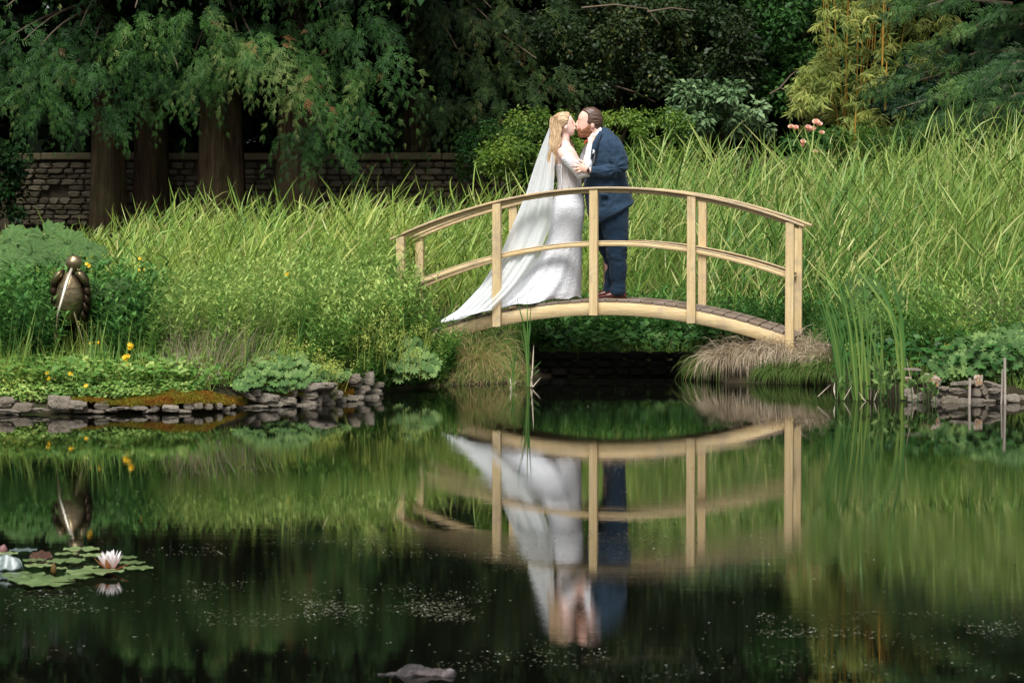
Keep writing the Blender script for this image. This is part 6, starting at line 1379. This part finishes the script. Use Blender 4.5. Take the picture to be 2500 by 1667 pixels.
for ring, (cnt, L, el, off) in enumerate(((8, 54 * kk, .88, .012), (8, 52 * kk, 1.12, .009), (7, 50 * kk, 1.35, .005))):
    for i in range(cnt): petal(L * random.uniform(.93, 1.05), 20 * kk, el, i / cnt * 6.283 + ring * .45, M_PET, 'petal', i, off, .30)
for az in (-.15, 3.5, 4.6): petal(50 * kk, 15 * kk, .30 if az < 0 else .7, az, M_SEP, 'sepal', 1, .010, .2)
def bud(lab, X, Yb, h, wpx, mat, tilt=0):
    q = W(X, Yb); kk = q.y / FPX; b = Buf(); loft(b, [(Vector((0, 0, h * kk * t)) + Vector((tilt * t * h * kk, 0, 0)), wpx * kk * .5 * w_, wpx * kk * .5 * w_) for t, w_ in ((0, .7), (.2, .95), (.45, 1), (.7, .75), (.9, .35), (1, .08))], 12)
    o = b.obj('lily_bud', mat, smooth=True); o.location = q; tag(o, lab, 'lily bud')
bud('closed brown green lily bud standing among the pads', 131, 1401, 29, 15, M_BUD); bud('pink brown lily bud at the left frame edge', 4, 1352, 24, 24, M_BUDP, .3)

# ------------------------------------------------------------------ driftwood and floating specks
s = Mat('wet_driftwood'); c = s.ramp(s.noise(14, 7, .75, coord='Object'), [(.3, srgb('15120f')), (.48, srgb('35302f')), (.6, srgb('574b48')), (.74, srgb('8a8c90'))]); M_LOG = s.done(s.pr(c, .4, .5, bump=s.bump(s.noise(20, 7, .75), 1, .02)).outputs[0])
q = W(1020, 1646); kk = q.y / FPX; b = Buf(); secs = []
for i in range(14):
    t = i / 13; X = 925 + 182 * t; hh = [2, 5, 8, 10, 14, 16, 15, 13, 13, 12, 12, 11, 11, 10][i]; secs.append((W(X, 1646) + Vector((0, 0, (-2 + hh * .35) * kk)), hh * kk * .75, .012 + .028 * min(1, i / 4)))
loft(b, secs, 16); o = remesh(b, 'driftwood', .004, M_LOG, None, 0, wrinkle(.022, 26, 2, (.4, 1, 1.3))); shift(o, q); o.location = q; tag(o, 'wet mottled piece of driftwood floating at the bottom middle', 'driftwood')
s = Mat('pond_bits'); c = s.ramp(s.attr('v'), [(0, srgb('383820')), (.5, srgb('5c5c40')), (.85, srgb('8a8e74')), (1, srgb('c8d0c8'))]); M_BITS = s.done(s.pr(c, .6, .4).outputs[0])
g_ = np.random.default_rng(12); bands = [(900, 1900, 1085, 1160, 900), (200, 1900, 1150, 1330, 1500), (1000, 1900, 1270, 1400, 1600), (350, 1050, 1315, 1360, 700), (0, 520, 1440, 1500, 900), (450, 1200, 1420, 1530, 1700), (740, 1180, 1470, 1520, 1500), (0, 2500, 1380, 1660, 900), (1850, 2500, 1495, 1560, 1300), (1300, 2500, 1560, 1660, 500), (1000, 1500, 1590, 1640, 400), (1250, 1900, 930, 1000, 260), (1080, 1520, 1070, 1160, 500), (1900, 2500, 1050, 1400, 500)]
b = Buf()
for (xa, xb, ya, yb, n) in bands:
    X = g_.uniform(xa, xb, n); Y = g_.uniform(ya, yb, n); wv_ = np.array([noise.noise(Vector((a * .006, c_ * .03, 2.2))) for a, c_ in zip(X, Y)]); k_ = g_.random(n) < np.clip(.26 + 1.3 * wv_, .03, .8); X, Y = X[k_], Y[k_]; n = len(X)
    dd = np.array([depth_at(c_) for c_ in Y]); x = (X - 1250) / FPX * dd; C = np.stack([x, dd, np.full(n, .0035)], 1)
    for rep in range(3):
        a = g_.uniform(0, 6.283, n) + rep * 2.1; d = np.stack([np.cos(a), np.sin(a), g_.uniform(0, .25, n)], 1)
        inst(b, *leaf_q(.75, 0), frames(d), C + [0, 0, .001 * rep], g_.uniform(.003, .014, n) * g_.uniform(.5, 1, n), g_.random(n) ** 2.2)
tag(b.obj('floating_pond_weed', M_BITS), 'scattered floating bits of weed and pollen on the pond', 'pond weed', kind='stuff')
